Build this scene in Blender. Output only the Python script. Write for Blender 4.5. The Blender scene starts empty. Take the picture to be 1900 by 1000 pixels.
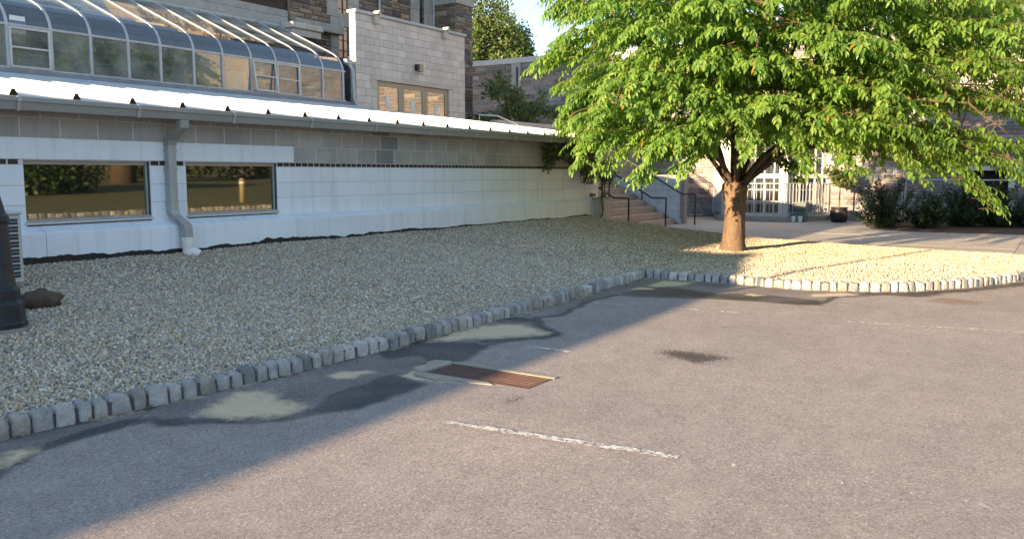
import bpy, math, random
import numpy as np
from mathutils import Vector, Matrix

random.seed(7)
rng = np.random.default_rng(7)
S = bpy.context.scene
COL = S.collection

# ------------------------------------------------------------------ camera, sky, sun, exposure
EYE = Vector((0.0, 0.0, 1.6))
cam_d = bpy.data.cameras.new('camera')
cam_d.sensor_width = 36.0
cam_d.lens = 36.0 * 1580 / 1900
cam_d.clip_start = 0.05
cam_d.clip_end = 2000
cam = bpy.data.objects.new('camera', cam_d)
COL.objects.link(cam)
cam.location = EYE
YAW = math.atan(1020 / math.hypot(1580, 178))
PITCH = math.atan(178 / 1580)
cam.rotation_euler = (math.pi / 2 - PITCH, 0, YAW - math.pi / 2)
S.camera = cam

SUN_EL = math.radians(10.5)
SUN_H = Vector((-0.9664, 0.2569))           # horizontal direction towards the sun
world = bpy.data.worlds.new('World')
S.world = world
world.use_nodes = True
nt = world.node_tree
nt.nodes.clear()
sky = nt.nodes.new('ShaderNodeTexSky')
sky.sky_type = 'NISHITA'
sky.sun_disc = False
sky.sun_elevation = SUN_EL
sky.sun_rotation = math.atan2(SUN_H.x, SUN_H.y)
sky.altitude = 100
sky.air_density = 1.0
sky.dust_density = 0.0
sky.ozone_density = 3.0
bg = nt.nodes.new('ShaderNodeBackground')
bg.inputs['Strength'].default_value = 0.15
wo = nt.nodes.new('ShaderNodeOutputWorld')
soft = nt.nodes.new('ShaderNodeGamma')       # slightly hazy, evened-out evening sky, the same all round
soft.inputs[1].default_value = 0.56
nt.links.new(sky.outputs[0], soft.inputs[0])
nt.links.new(soft.outputs[0], bg.inputs[0])
nt.links.new(bg.outputs[0], wo.inputs[0])

sun_d = bpy.data.lights.new('sun', 'SUN')
sun_d.energy = 4.6
sun_d.angle = math.radians(0.6)
sun_d.color = (1.0, 0.73, 0.43)
sun = bpy.data.objects.new('sun', sun_d)
COL.objects.link(sun)
sv = Vector((SUN_H.x * math.cos(SUN_EL), SUN_H.y * math.cos(SUN_EL), math.sin(SUN_EL)))
sun.rotation_euler = sv.to_track_quat('Z', 'Y').to_euler()
sun.location = (-20, 10, 20)

S.view_settings.view_transform = 'Standard'
S.view_settings.look = 'None'
S.view_settings.exposure = 2.2
S.view_settings.gamma = 1.0
S.view_settings.use_curve_mapping = False
S.cycles.max_bounces = 8
S.cycles.transparent_max_bounces = 16

# ------------------------------------------------------------------ helpers
ORIG = {}


def project(p):
    """pixel and depth of a world point (only used to choose which pieces are near enough to be separate)"""
    fw = Vector((math.cos(YAW) * math.cos(PITCH), math.sin(YAW) * math.cos(PITCH), -math.sin(PITCH)))
    rt = Vector((math.sin(YAW), -math.cos(YAW), 0))
    up = rt.cross(fw)
    d = Vector(p) - EYE
    w = d.dot(fw)
    if w <= 0.1:
        return (-9999, -9999, 1e6)
    return (950 + 1580 * d.dot(rt) / w, 500 - 1580 * d.dot(up) / w, w)


def link(o, parent=None):
    COL.objects.link(o)
    if parent is not None:
        o.parent = parent
    return o


def props(o, label=None, cat=None, group=None, kind=None):
    if label:
        o['label'] = label
    if cat:
        o['category'] = cat
    if group:
        o['group'] = group
    if kind:
        o['kind'] = kind
    return o


def thing(name, loc, label, cat=None, group=None, kind=None):
    o = bpy.data.objects.new(name, None)
    o.empty_display_size = 0.2
    o.location = loc
    link(o)
    ORIG[o.name] = Vector(loc)
    return props(o, label, cat, group, kind)


def origin(parent):
    return ORIG[parent.name] if parent is not None else Vector((0, 0, 0))


class MB:
    def __init__(s):
        s.v, s.f, s.m = [], [], []

    def poly(s, pts, m=0):
        n = len(s.v)
        s.v += [tuple(p) for p in pts]
        s.f.append(tuple(range(n, n + len(pts))))
        s.m.append(m)
        return s

    def mesh(s, vs, fs, m=0):
        n = len(s.v)
        s.v += [tuple(p) for p in vs]
        for f in fs:
            s.f.append(tuple(n + i for i in f))
            s.m.append(m)
        return s

    def box(s, x0, x1, y0, y1, z0, z1, m=0):
        vs = [(x, y, z) for x in (x0, x1) for y in (y0, y1) for z in (z0, z1)]
        return s.mesh(vs, [(0, 1, 3, 2), (4, 6, 7, 5), (0, 4, 5, 1), (2, 3, 7, 6), (0, 2, 6, 4), (1, 5, 7, 3)], m)

    def cbox(s, x0, x1, y0, y1, z0, z1, c=0.005, m=0):
        """box with chamfered edges"""
        vs, idx = [], {}
        for ix, x in enumerate((x0, x1)):
            for iy, y in enumerate((y0, y1)):
                for iz, z in enumerate((z0, z1)):
                    cx = x + (c if ix == 0 else -c)
                    cy = y + (c if iy == 0 else -c)
                    cz = z + (c if iz == 0 else -c)
                    idx[ix, iy, iz, 'x'] = len(vs); vs.append((x, cy, cz))
                    idx[ix, iy, iz, 'y'] = len(vs); vs.append((cx, y, cz))
                    idx[ix, iy, iz, 'z'] = len(vs); vs.append((cx, cy, z))
        fs = []
        for a in (0, 1):
            fs.append([idx[a, b, c_, 'x'] for b, c_ in ((0, 0), (1, 0), (1, 1), (0, 1))][::1 if a else -1])
            fs.append([idx[b, a, c_, 'y'] for b, c_ in ((0, 0), (0, 1), (1, 1), (1, 0))][::1 if a else -1])
            fs.append([idx[b, c_, a, 'z'] for b, c_ in ((0, 0), (1, 0), (1, 1), (0, 1))][::1 if a else -1])
        for b in (0, 1):
            for c_ in (0, 1):
                fs.append((idx[0, b, c_, 'y'], idx[1, b, c_, 'y'], idx[1, b, c_, 'z'], idx[0, b, c_, 'z']))
                fs.append((idx[b, 0, c_, 'x'], idx[b, 1, c_, 'x'], idx[b, 1, c_, 'z'], idx[b, 0, c_, 'z']))
                fs.append((idx[b, c_, 0, 'x'], idx[b, c_, 1, 'x'], idx[b, c_, 1, 'y'], idx[b, c_, 0, 'y']))
        for a in (0, 1):
            for b in (0, 1):
                for c_ in (0, 1):
                    fs.append((idx[a, b, c_, 'x'], idx[a, b, c_, 'y'], idx[a, b, c_, 'z']))
        return s.mesh(vs, fs, m)

    def tube(s, path, rad, n=8, m=0, cap=True):
        path = [Vector(p) for p in path]
        if not hasattr(rad, '__len__'):
            rad = [rad] * len(path)
        base = len(s.v)
        ref = Vector((0.31, 0.17, 0.93))
        for i, p in enumerate(path):
            t = (path[min(i + 1, len(path) - 1)] - path[max(i - 1, 0)]).normalized()
            a = t.cross(ref)
            if a.length < 0.1:
                a = t.cross(Vector((1, 0, 0)))
            a.normalize()
            b = t.cross(a)
            for k in range(n):
                an = 2 * math.pi * k / n
                s.v.append(tuple(p + (a * math.cos(an) + b * math.sin(an)) * rad[i]))
        for i in range(len(path) - 1):
            for k in range(n):
                s.f.append((base + i * n + k, base + i * n + (k + 1) % n, base + (i + 1) * n + (k + 1) % n, base + (i + 1) * n + k))
                s.m.append(m)
        if cap:
            s.f.append(tuple(base + k for k in range(n))[::-1]); s.m.append(m)
            e = base + (len(path) - 1) * n
            s.f.append(tuple(e + k for k in range(n))); s.m.append(m)
        return s

    def lathe(s, cx, cy, prof, n=16, m=0, a0=0.0):
        base = len(s.v)
        for r, z in prof:
            for k in range(n):
                an = a0 + 2 * math.pi * k / n
                s.v.append((cx + r * math.cos(an), cy + r * math.sin(an), z))
        for i in range(len(prof) - 1):
            for k in range(n):
                s.f.append((base + i * n + k, base + i * n + (k + 1) % n, base + (i + 1) * n + (k + 1) % n, base + (i + 1) * n + k))
                s.m.append(m)
        s.f.append(tuple(base + k for k in range(n))[::-1]); s.m.append(m)
        e = base + (len(prof) - 1) * n
        s.f.append(tuple(e + k for k in range(n))); s.m.append(m)
        return s

    def prism(s, pts, z0, z1, m=0):
        n = len(pts)
        vs = [(x, y, z0) for x, y in pts] + [(x, y, z1) for x, y in pts]
        fs = [tuple(range(n))[::-1], tuple(range(n, 2 * n))]
        fs += [(i, (i + 1) % n, n + (i + 1) % n, n + i) for i in range(n)]
        return s.mesh(vs, fs, m)

    def extrude_x(s, prof, x0, x1, m=0):
        """profile in (y,z) swept along x"""
        n = len(prof)
        vs = [(x0, y, z) for y, z in prof] + [(x1, y, z) for y, z in prof]
        fs = [tuple(range(n)), tuple(range(n, 2 * n))[::-1]]
        fs += [(i, n + i, n + (i + 1) % n, (i + 1) % n) for i in range(n)]
        return s.mesh(vs, fs, m)

    def build(s, name, mats, parent=None, smooth=False, **kw):
        o0 = origin(parent)
        me = bpy.data.meshes.new(name)
        me.from_pydata([(x - o0.x, y - o0.y, z - o0.z) for x, y, z in s.v], [], s.f)
        if not isinstance(mats, (list, tuple)):
            mats = [mats]
        for m in mats:
            me.materials.append(m)
        if len(mats) > 1:
            me.polygons.foreach_set('material_index', s.m)
        if smooth:
            me.polygons.foreach_set('use_smooth', [True] * len(me.polygons))
        me.update()
        o = bpy.data.objects.new(name, me)
        link(o, parent)
        ORIG[o.name] = o0
        return props(o, **kw)


def np_mesh(name, V, F, mat, parent=None, smooth=False):
    """fast mesh: V (n,3) world coords, F (m,k) all the same size"""
    o0 = origin(parent)
    V = np.asarray(V, dtype=np.float32) - np.array(o0, dtype=np.float32)
    F = np.asarray(F, dtype=np.int32)
    me = bpy.data.meshes.new(name)
    me.vertices.add(len(V))
    me.vertices.foreach_set('co', V.ravel())
    k = F.shape[1]
    me.loops.add(F.size)
    me.loops.foreach_set('vertex_index', F.ravel())
    me.polygons.add(len(F))
    me.polygons.foreach_set('loop_start', np.arange(0, F.size, k, dtype=np.int32))
    if smooth:
        me.polygons.foreach_set('use_smooth', np.ones(len(F), dtype=bool))
    me.materials.append(mat)
    me.update(calc_edges=True)
    me.validate()
    o = bpy.data.objects.new(name, me)
    link(o, parent)
    ORIG[o.name] = o0
    return o


def inst(name, me, mw, parent, **kw):
    """an object that shares mesh data, placed by a world matrix"""
    o = bpy.data.objects.new(name, me)
    link(o, parent)
    o0 = origin(parent)
    mw = mw.copy()
    mw.translation = mw.translation - o0
    o.matrix_local = mw
    ORIG[o.name] = o0
    return props(o, **kw)


# ------------------------------------------------------------------ materials
def new_mat(name):
    m = bpy.data.materials.new(name)
    m.use_nodes = True
    n = m.node_tree
    n.nodes.clear()
    return m, n


class NB:
    def __init__(s, nt_):
        s.nt = nt_

    def n(s, t, **kw):
        d = s.nt.nodes.new(t)
        for k, v in kw.items():
            if k in d.inputs:
                d.inputs[k].default_value = v
            else:
                setattr(d, k, v)
        return d

    def l(s, a, b):
        s.nt.links.new(a, b)

    def noise(s, vec, scale, detail=4, rough=0.55):
        d = s.n('ShaderNodeTexNoise')
        d.inputs['Scale'].default_value = scale
        d.inputs['Detail'].default_value = detail
        d.inputs['Roughness'].default_value = rough
        if vec is not None:
            s.l(vec, d.inputs['Vector'])
        return d.outputs['Fac']

    def math(s, op, a, b=None, c=None, clamp=False):
        d = s.n('ShaderNodeMath', operation=op, use_clamp=clamp)
        for i, x in enumerate((a, b, c)):
            if x is None:
                continue
            if isinstance(x, (int, float)):
                d.inputs[i].default_value = x
            else:
                s.l(x, d.inputs[i])
        return d.outputs[0]

    def mix(s, fac, a, b, blend='MIX'):
        d = s.n('ShaderNodeMix', data_type='RGBA', blend_type=blend)
        for sock, x in ((d.inputs[0], fac), (d.inputs[6], a), (d.inputs[7], b)):
            if isinstance(x, (int, float)):
                sock.default_value = x
            elif isinstance(x, tuple):
                sock.default_value = (x[0], x[1], x[2], 1)
            else:
                s.l(x, sock)
        return d.outputs[2]

    def ramp(s, fac, stops, interp='LINEAR'):
        d = s.n('ShaderNodeValToRGB')
        cr = d.color_ramp
        cr.interpolation = interp
        while len(cr.elements) < len(stops):
            cr.elements.new(0.5)
        for e, (p, c) in zip(cr.elements, stops):
            e.position = p
            e.color = (c[0], c[1], c[2], 1) if isinstance(c, tuple) else (c, c, c, 1)
        s.l(fac, d.inputs[0])
        return d.outputs[0]

    def mapr(s, x, a, b, c, d):
        m = s.n('ShaderNodeMapRange')
        s.l(x, m.inputs[0])
        for i, q in enumerate((a, b, c, d)):
            m.inputs[i + 1].default_value = q
        return m.outputs[0]

    def pos(s):
        return s.n('ShaderNodeNewGeometry').outputs['Position']

    def rand(s):
        o = s.n('ShaderNodeObjectInfo').outputs['Random']
        i = s.n('ShaderNodeNewGeometry').outputs['Random Per Island']
        return s.math('FRACT', s.math('ADD', o, i))

    def bump(s, h, strength, dist=0.01):
        b = s.n('ShaderNodeBump')
        b.inputs['Strength'].default_value = strength
        b.inputs['Distance'].default_value = dist
        s.l(h, b.inputs['Height'])
        return b.outputs[0]

    def out(s, sh):
        o = s.n('ShaderNodeOutputMaterial')
        s.l(sh, o.inputs[0])

    def principled(s, color, rough=0.8, normal=None, metal=0.0, spec=0.4):
        p = s.n('ShaderNodeBsdfPrincipled')
        for k, x in (('Base Color', color), ('Roughness', rough), ('Metallic', metal)):
            if isinstance(x, tuple):
                p.inputs[k].default_value = (*x, 1)
            elif isinstance(x, (int, float)):
                p.inputs[k].default_value = x
            else:
                s.l(x, p.inputs[k])
        p.inputs['Specular IOR Level'].default_value = spec
        if normal is not None:
            s.l(normal, p.inputs['Normal'])
        return p.outputs[0]


def simple(name, c1, c2=None, scale=3.0, rough=0.8, bump=0.2, bscale=60, var=0.12, metal=0.0, spec=0.35, fine=0.15, streak=0.0):
    """two-tone weathered surface: broad noise, fine grain, per-piece value shift, small bump"""
    m, t = new_mat(name)
    b = NB(t)
    p = b.pos()
    c2 = c2 or tuple(x * 0.75 for x in c1)
    col = b.mix(b.mapr(b.noise(p, scale, 6), 0.3, 0.7, 0, 1), c1, c2)
    if fine:
        g = b.mapr(b.noise(p, bscale * 1.5, 3), 0.25, 0.75, 1 - fine, 1 + fine)
        col = b.mix(1.0, col, g, 'MULTIPLY')
    if var:
        r = b.mapr(b.rand(), 0, 1, 1 - var, 1 + var)
        col = b.mix(1.0, col, r, 'MULTIPLY')
    if streak:
        mp = b.n('ShaderNodeMapping')
        mp.inputs['Scale'].default_value = (9, 9, 0.5)
        b.l(p, mp.inputs[0])
        st = b.mapr(b.noise(mp.outputs[0], 1.0, 5), 0.5, 0.75, 1.0, 1 - streak)
        col = b.mix(1.0, col, st, 'MULTIPLY')
    nrm = b.bump(b.noise(p, bscale, 4), bump, 0.01) if bump else None
    b.out(b.principled(col, rough, nrm, metal, spec))
    return m


def palette(name, cols, rough=0.85, bump=0.5, bscale=25, mottled=0.5):
    """per-piece random colour (object or island), mottled"""
    m, t = new_mat(name)
    b = NB(t)
    p = b.pos()
    r = b.rand()
    n = len(cols)
    col = b.ramp(r, [((i + 0.0) / n, c) for i, c in enumerate(cols)], 'CONSTANT')
    r2 = b.math('FRACT', b.math('MULTIPLY', r, 17.31))
    v = b.mapr(r2, 0, 1, 0.72, 1.25)
    col = b.mix(1.0, col, v, 'MULTIPLY')
    n1 = b.mapr(b.noise(p, 9, 6), 0.25, 0.75, 1 - mottled * 0.6, 1 + mottled * 0.6)
    col = b.mix(1.0, col, n1, 'MULTIPLY')
    n2 = b.mapr(b.noise(p, 90, 3), 0.3, 0.7, 0.85, 1.15)
    col = b.mix(1.0, col, n2, 'MULTIPLY')
    b.out(b.principled(col, rough, b.bump(b.noise(p, bscale, 6, 0.65), bump, 0.02), 0, 0.25))
    return m


def leaf_mat(name, dark, light, trans, tw=0.45, rough=0.42, yellow=None):
    m, t = new_mat(name)
    b = NB(t)
    r = b.rand()
    col = b.mix(r, dark, light)
    if yellow:
        col = b.mix(b.math('GREATER_THAN', b.math('FRACT', b.math('MULTIPLY', r, 37.7)), 0.997), col, yellow)
    p = b.principled(col, rough, None, 0, 0.4)
    tr = b.n('ShaderNodeBsdfTranslucent')
    tc = b.mix(r, trans, tuple(x * 1.25 for x in trans))
    b.l(tc, tr.inputs[0])
    mx = b.n('ShaderNodeMixShader')
    mx.inputs[0].default_value = tw
    b.l(p, mx.inputs[1])
    b.l(tr.outputs[0], mx.inputs[2])
    b.out(mx.outputs[0])
    return m


def glass_mat(name, tint=(0.92, 0.95, 0.95), refl=0.12, dirt=0.12, dirt_col=(0.45, 0.45, 0.42), boost=1.0):
    """thin pane: see-through, fresnel mirror, film of dirt"""
    m, t = new_mat(name)
    b = NB(t)
    tr = b.n('ShaderNodeBsdfTransparent')
    tr.inputs[0].default_value = (*tint, 1)
    df = b.n('ShaderNodeBsdfDiffuse')
    df.inputs[0].default_value = (*dirt_col, 1)
    m1 = b.n('ShaderNodeMixShader')
    dn = b.mapr(b.noise(b.pos(), 2.2, 6), 0.3, 0.7, dirt * 0.3, dirt * 1.7)
    b.l(dn, m1.inputs[0])
    b.l(tr.outputs[0], m1.inputs[1])
    b.l(df.outputs[0], m1.inputs[2])
    gl = b.n('ShaderNodeBsdfGlossy')
    gl.inputs['Roughness'].default_value = 0.015
    fr = b.n('ShaderNodeFresnel')
    fr.inputs['IOR'].default_value = 1.5
    fac = b.math('ADD', b.math('MULTIPLY', fr.outputs[0], boost), refl, clamp=True)
    m2 = b.n('ShaderNodeMixShader')
    b.l(fac, m2.inputs[0])
    b.l(m1.outputs[0], m2.inputs[1])
    b.l(gl.outputs[0], m2.inputs[2])
    b.out(m2.outputs[0])
    return m


def mirror_glass(name, tint=(0.85, 0.74, 0.52), fac=0.6, dark=(0.015, 0.015, 0.012)):
    m, t = new_mat(name)
    b = NB(t)
    df = b.n('ShaderNodeBsdfDiffuse')
    df.inputs[0].default_value = (*dark, 1)
    gl = b.n('ShaderNodeBsdfGlossy')
    gl.inputs[0].default_value = (*tint, 1)
    gl.inputs['Roughness'].default_value = 0.02
    mx = b.n('ShaderNodeMixShader')
    mx.inputs[0].default_value = fac
    b.l(df.outputs[0], mx.inputs[1])
    b.l(gl.outputs[0], mx.inputs[2])
    b.out(mx.outputs[0])
    return m


# asphalt with attributes: wet (damp / dark), silt (dried mud), oil
def asphalt_mat():
    m, t = new_mat('asphalt')
    b = NB(t)
    p = b.pos()
    base = b.mix(b.mapr(b.noise(p, 0.55, 5), 0.3, 0.7, 0, 1), (0.245, 0.208, 0.194), (0.31, 0.262, 0.242))
    base = b.mix(1.0, base, b.mapr(b.noise(p, 4.5, 6, 0.65), 0.25, 0.75, 0.86, 1.13), 'MULTIPLY')
    vor = b.n('ShaderNodeTexVoronoi')
    vor.inputs['Scale'].default_value = 95
    b.l(p, vor.inputs['Vector'])
    agg = b.ramp(b.n('ShaderNodeSeparateColor').outputs[0], [(0, 0.5), (1, 0.5)])
    sep = b.n('ShaderNodeSeparateColor')
    b.l(vor.outputs['Color'], sep.inputs[0])
    agg = b.ramp(sep.outputs[0], [(0.0, 0.45), (0.16, 0.55), (0.3, 0.95), (0.8, 1.05), (0.93, 1.5), (1.0, 1.9)])
    base = b.mix(0.55, base, b.mix(1.0, base, agg, 'MULTIPLY'))
    base = b.mix(b.mapr(b.noise(p, 1.7, 7, 0.7), 0.52, 0.72, 0.0, 0.5), base, (0.30, 0.265, 0.24))
    fl = b.mapr(b.noise(p, 26, 3, 0.6), 0.66, 0.74, 0.0, 0.7)
    base = b.mix(fl, base, (0.07, 0.062, 0.058))
    cw = b.n('ShaderNodeTexVoronoi', feature='DISTANCE_TO_EDGE')
    cw.inputs['Scale'].default_value = 0.42
    wp = b.n('ShaderNodeVectorMath', operation='ADD')
    wn = b.n('ShaderNodeTexNoise')
    wn.inputs['Scale'].default_value = 2.6
    wn.inputs['Detail'].default_value = 8
    wn.inputs['Roughness'].default_value = 0.7
    b.l(p, wn.inputs['Vector'])
    b.l(p, wp.inputs[0])
    b.l(wn.outputs['Color'], wp.inputs[1])
    b.l(wp.outputs[0], cw.inputs['Vector'])
    ck = b.math('MULTIPLY', b.mapr(cw.outputs['Distance'], 0.0, 0.006, 1.0, 0.0), b.mapr(b.noise(p, 0.8, 3), 0.54, 0.64, 0.0, 0.65))
    base = b.mix(ck, base, (0.06, 0.055, 0.052))
    fine = b.mapr(b.noise(p, 260, 2), 0.3, 0.7, 0.8, 1.2)
    base = b.mix(1.0, base, fine, 'MULTIPLY')

    def attr(nm):
        return b.n('ShaderNodeAttribute', attribute_name=nm).outputs['Fac']
    wet, silt, oil, rust = attr('wet'), attr('silt'), attr('oil'), attr('rust')
    n1 = b.mapr(b.noise(p, 9, 8, 0.72), 0.25, 0.75, -0.5, 0.5)
    n2 = b.mapr(b.noise(p, 30, 5, 0.7), 0.25, 0.75, -0.5, 0.5)
    wv = b.math('ADD', wet, b.math('MULTIPLY', b.math('MULTIPLY', n2, 0.30), b.mapr(wet, 0.0, 0.15, 0.0, 1.0)), None, True)
    wetc = b.mix(wv, base, b.mix(1.0, base, (0.165, 0.17, 0.185), 'MULTIPLY'))
    sc = b.mix(b.noise(p, 12, 5), (0.68, 0.51, 0.33), (0.50, 0.385, 0.255))
    sv = b.math('ADD', silt, b.math('ADD', b.math('MULTIPLY', n1, 0.75), b.math('MULTIPLY', n2, 0.35)))
    sm = b.math('MULTIPLY', b.mapr(sv, 0.30, 0.85, 0.0, 0.88), b.mapr(silt, 0.0, 0.2, 0.0, 1.0))
    c = b.mix(sm, wetc, sc)
    spk = b.mapr(b.noise(p, 75, 4, 0.7), 0.42, 0.55, 0, 1)
    oe = b.math('SUBTRACT', b.math('MULTIPLY', oil, 1.6), b.mapr(b.noise(p, 38, 5, 0.75), 0.3, 0.7, -0.15, 1.25), None, True)
    c = b.mix(b.mapr(oe, 0.0, 0.35, 0.0, 0.9), c, (0.045, 0.040, 0.038))
    c = b.mix(b.math('MULTIPLY', rust, spk), c, (0.19, 0.105, 0.06))
    h = b.math('ADD', b.math('MULTIPLY', sep.outputs[1], 0.6), b.noise(p, 150, 4))
    rough = b.mapr(wet, 0, 1, 0.92, 0.62)
    rough = b.math('MAXIMUM', rough, b.math('MULTIPLY', silt, 0.75))
    bn = b.n('ShaderNodeBump')
    bn.inputs['Distance'].default_value = 0.004
    b.l(h, bn.inputs['Height'])
    b.l(b.mapr(silt, 0, 1, 0.55, 0.12), bn.inputs['Strength'])
    b.out(b.principled(c, rough, bn.outputs[0], 0, 0.3))
    return m


def bark_mat():
    m, t = new_mat('orange brown cherry bark')
    b = NB(t)
    p = b.pos()
    mp = b.n('ShaderNodeMapping')
    mp.inputs['Scale'].default_value = (6, 6, 42)
    b.l(p, mp.inputs[0])
    band = b.noise(mp.outputs[0], 1.0, 5, 0.6)
    mv = b.n('ShaderNodeMapping')
    mv.inputs['Scale'].default_value = (26, 26, 3)
    b.l(p, mv.inputs[0])
    fis = b.noise(mv.outputs[0], 1.0, 6, 0.65)
    col = b.mix(b.mapr(b.noise(p, 5, 5), .3, .7, 0, 1), (0.165, 0.112, 0.075), (0.125, 0.085, 0.058))
    col = b.mix(b.mapr(fis, .52, .68, 0, .8), col, (0.070, 0.048, 0.034))
    col = b.mix(b.mapr(band, .58, .72, 0, .7), col, (0.22, 0.165, 0.12))
    h = b.math('ADD', b.math('MULTIPLY', fis, -1.0), b.math('MULTIPLY', band, 0.6))
    b.out(b.principled(col, 0.85, b.bump(h, 0.9, 0.03), 0, 0.25))
    return m


M = {}
M['asphalt'] = asphalt_mat()
M['paint_line'] = simple('worn road paint', (0.70, 0.68, 0.64), (0.48, 0.46, 0.43), 20, 0.8, 0.4, 120, 0.1)
M['granite'] = palette('granite setts', [(0.34, 0.33, 0.325), (0.43, 0.415, 0.40), (0.27, 0.27, 0.275), (0.45, 0.425, 0.395), (0.36, 0.33, 0.30), (0.32, 0.32, 0.325)], 0.85, 1.0, 34, 0.6)
M['gravel'] = palette('washed pebbles', [(0.49, 0.39, 0.275), (0.33, 0.295, 0.26), (0.52, 0.455, 0.365), (0.42, 0.31, 0.195), (0.27, 0.26, 0.26), (0.58, 0.54, 0.48), (0.44, 0.345, 0.235), (0.35, 0.275, 0.20), (0.47, 0.405, 0.325)], 0.85, 0.15, 60, 0.25)
M['gravel_base'] = simple('gravel bedding', (0.20, 0.175, 0.14), (0.11, 0.098, 0.08), 45, 0.95, 0.9, 55, 0)
M['paint'] = simple('pale blue grey masonry paint', (0.74, 0.785, 0.85), (0.68, 0.72, 0.785), 1.6, 0.6, 0.15, 70, 0.04, fine=0.06, streak=0.16)
M['cmu'] = simple('bare concrete block', (0.41, 0.39, 0.375), (0.32, 0.305, 0.295), 2.2, 0.92, 0.5, 110, 0.08, streak=0.14)
M['cmu_dark'] = simple('patched grey block', (0.22, 0.225, 0.23), (0.18, 0.18, 0.185), 3, 0.9, 0.4, 110, 0.05)
M['joint'] = simple('mortar joint', (0.62, 0.60, 0.57), (0.52, 0.505, 0.48), 9, 0.95, 0.4, 120, 0)
M['joint_dark'] = simple('dirty open joint', (0.11, 0.11, 0.12), (0.07, 0.07, 0.075), 9, 0.95, 0.3, 120, 0)
M['tile'] = simple('dark brown glazed brick', (0.045, 0.026, 0.022), (0.028, 0.018, 0.017), 6, 0.45, 0.3, 60, 0.35)
M['tar'] = simple('black bitumen coating', (0.012, 0.012, 0.014), (0.02, 0.02, 0.022), 8, 0.5, 0.9, 30, 0)
M['gutter'] = simple('grey brown painted gutter metal', (0.30, 0.295, 0.28), (0.26, 0.255, 0.245), 2, 0.5, 0.05, 60, 0.03, 0.0, 0.45, 0.04, streak=0.08)
M['pipe'] = simple('galvanised downpipe', (0.40, 0.41, 0.42), (0.33, 0.34, 0.35), 4, 0.45, 0.05, 60, 0.03, 0.2, 0.5, 0.05, streak=0.12)
M['pvc'] = simple('white plastic pipe', (0.78, 0.78, 0.76), (0.66, 0.65, 0.62), 14, 0.4, 0.05, 60, 0, fine=0.03)
M['roof'] = simple('white coated metal roof', (0.60, 0.59, 0.57), (0.50, 0.49, 0.475), 1.4, 0.85, 0.05, 30, 0.05, 0.0, 0.1, 0.03, streak=0.12)
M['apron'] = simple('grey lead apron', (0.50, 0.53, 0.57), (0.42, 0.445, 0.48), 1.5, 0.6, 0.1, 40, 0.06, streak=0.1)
M['rib_shade'] = simple('rib end coloured as shaded hollow', (0.03, 0.017, 0.014), None, 10, 0.8, 0, 60, 0)
M['alu'] = simple('weathered white aluminium', (0.47, 0.48, 0.50), (0.36, 0.37, 0.39), 5, 0.45, 0.05, 80, 0.06, 0.1, 0.5, 0.05, streak=0.15)
M['sill'] = simple('weathered grey timber sill', (0.27, 0.28, 0.30), (0.19, 0.195, 0.21), 4, 0.7, 0.2, 60, 0.05, streak=0.1)
M['bay_block'] = simple('split faced beige block', (0.66, 0.58, 0.53), (0.56, 0.49, 0.45), 3.0, 0.92, 0.5, 70, 0.10, streak=0.1)
M['limestone'] = simple('pale limestone', (0.60, 0.53, 0.45), (0.51, 0.455, 0.39), 3, 0.85, 0.3, 60, 0.06, streak=0.12)
M['limestone_grey'] = simple('grey weathered limestone', (0.40, 0.38, 0.355), (0.30, 0.29, 0.275), 3, 0.85, 0.3, 60, 0.08, streak=0.2)
M['coping'] = simple('grey coping stone', (0.50, 0.50, 0.50), (0.42, 0.42, 0.42), 3, 0.7, 0.2, 60, 0.05)
M['tan'] = simple('tan painted door metal', (0.42, 0.335, 0.25), (0.37, 0.295, 0.22), 3, 0.55, 0.05, 60, 0.03, fine=0.04)
M['paper'] = simple('white paper', (0.80, 0.80, 0.78), None, 3, 0.8, 0, 60, 0, fine=0.0)
M['stone_brown'] = palette('brown rubble stone', [(0.185, 0.125, 0.09), (0.23, 0.175, 0.135), (0.14, 0.12, 0.115), (0.27, 0.21, 0.16), (0.165, 0.14, 0.13), (0.115, 0.10, 0.10), (0.21, 0.15, 0.11), (0.19, 0.17, 0.155)], 0.85, 0.7)
M['stone_grey'] = palette('grey purple schist', [(0.165, 0.16, 0.175), (0.21, 0.19, 0.19), (0.155, 0.165, 0.185), (0.20, 0.145, 0.15), (0.24, 0.22, 0.205), (0.17, 0.165, 0.165), (0.22, 0.17, 0.155), (0.14, 0.145, 0.165)], 0.8, 0.6)
M['mortar'] = simple('pale lime mortar', (0.42, 0.375, 0.33), (0.34, 0.305, 0.27), 5, 0.95, 0.6, 70, 0)
M['mortar_brown'] = simple('brown mortar', (0.32, 0.275, 0.235), (0.25, 0.215, 0.185), 5, 0.95, 0.6, 70, 0)
M['glass'] = glass_mat('greenhouse glass', (0.92, 0.94, 0.94), 0.015, 0.16, (0.60, 0.60, 0.58), 0.8)
M['glass_roof'] = glass_mat('dusty greenhouse roof glass', (0.86, 0.89, 0.88), 0.02, 0.26, (0.55, 0.56, 0.52), 0.5)
M['glass_curve'] = glass_mat('curved eave glass', (0.44, 0.54, 0.72), 0.10, 0.06, (0.16, 0.2, 0.28), 1.2)  # blue of the reflected sky is put into the tint
M['glass_clear'] = glass_mat('window glass', (0.70, 0.74, 0.76), 0.16, 0.03)
M['glass_film'] = mirror_glass('filmed window glass', (0.80, 0.82, 0.72), 0.32)
M['glass_dark'] = mirror_glass('dark reflecting glass', (0.85, 0.84, 0.80), 0.42, (0.02, 0.02, 0.02))
M['white_frame'] = simple('white painted frame', (0.56, 0.55, 0.53), (0.48, 0.47, 0.45), 6, 0.5, 0.05, 60, 0.03, fine=0.04)
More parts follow.
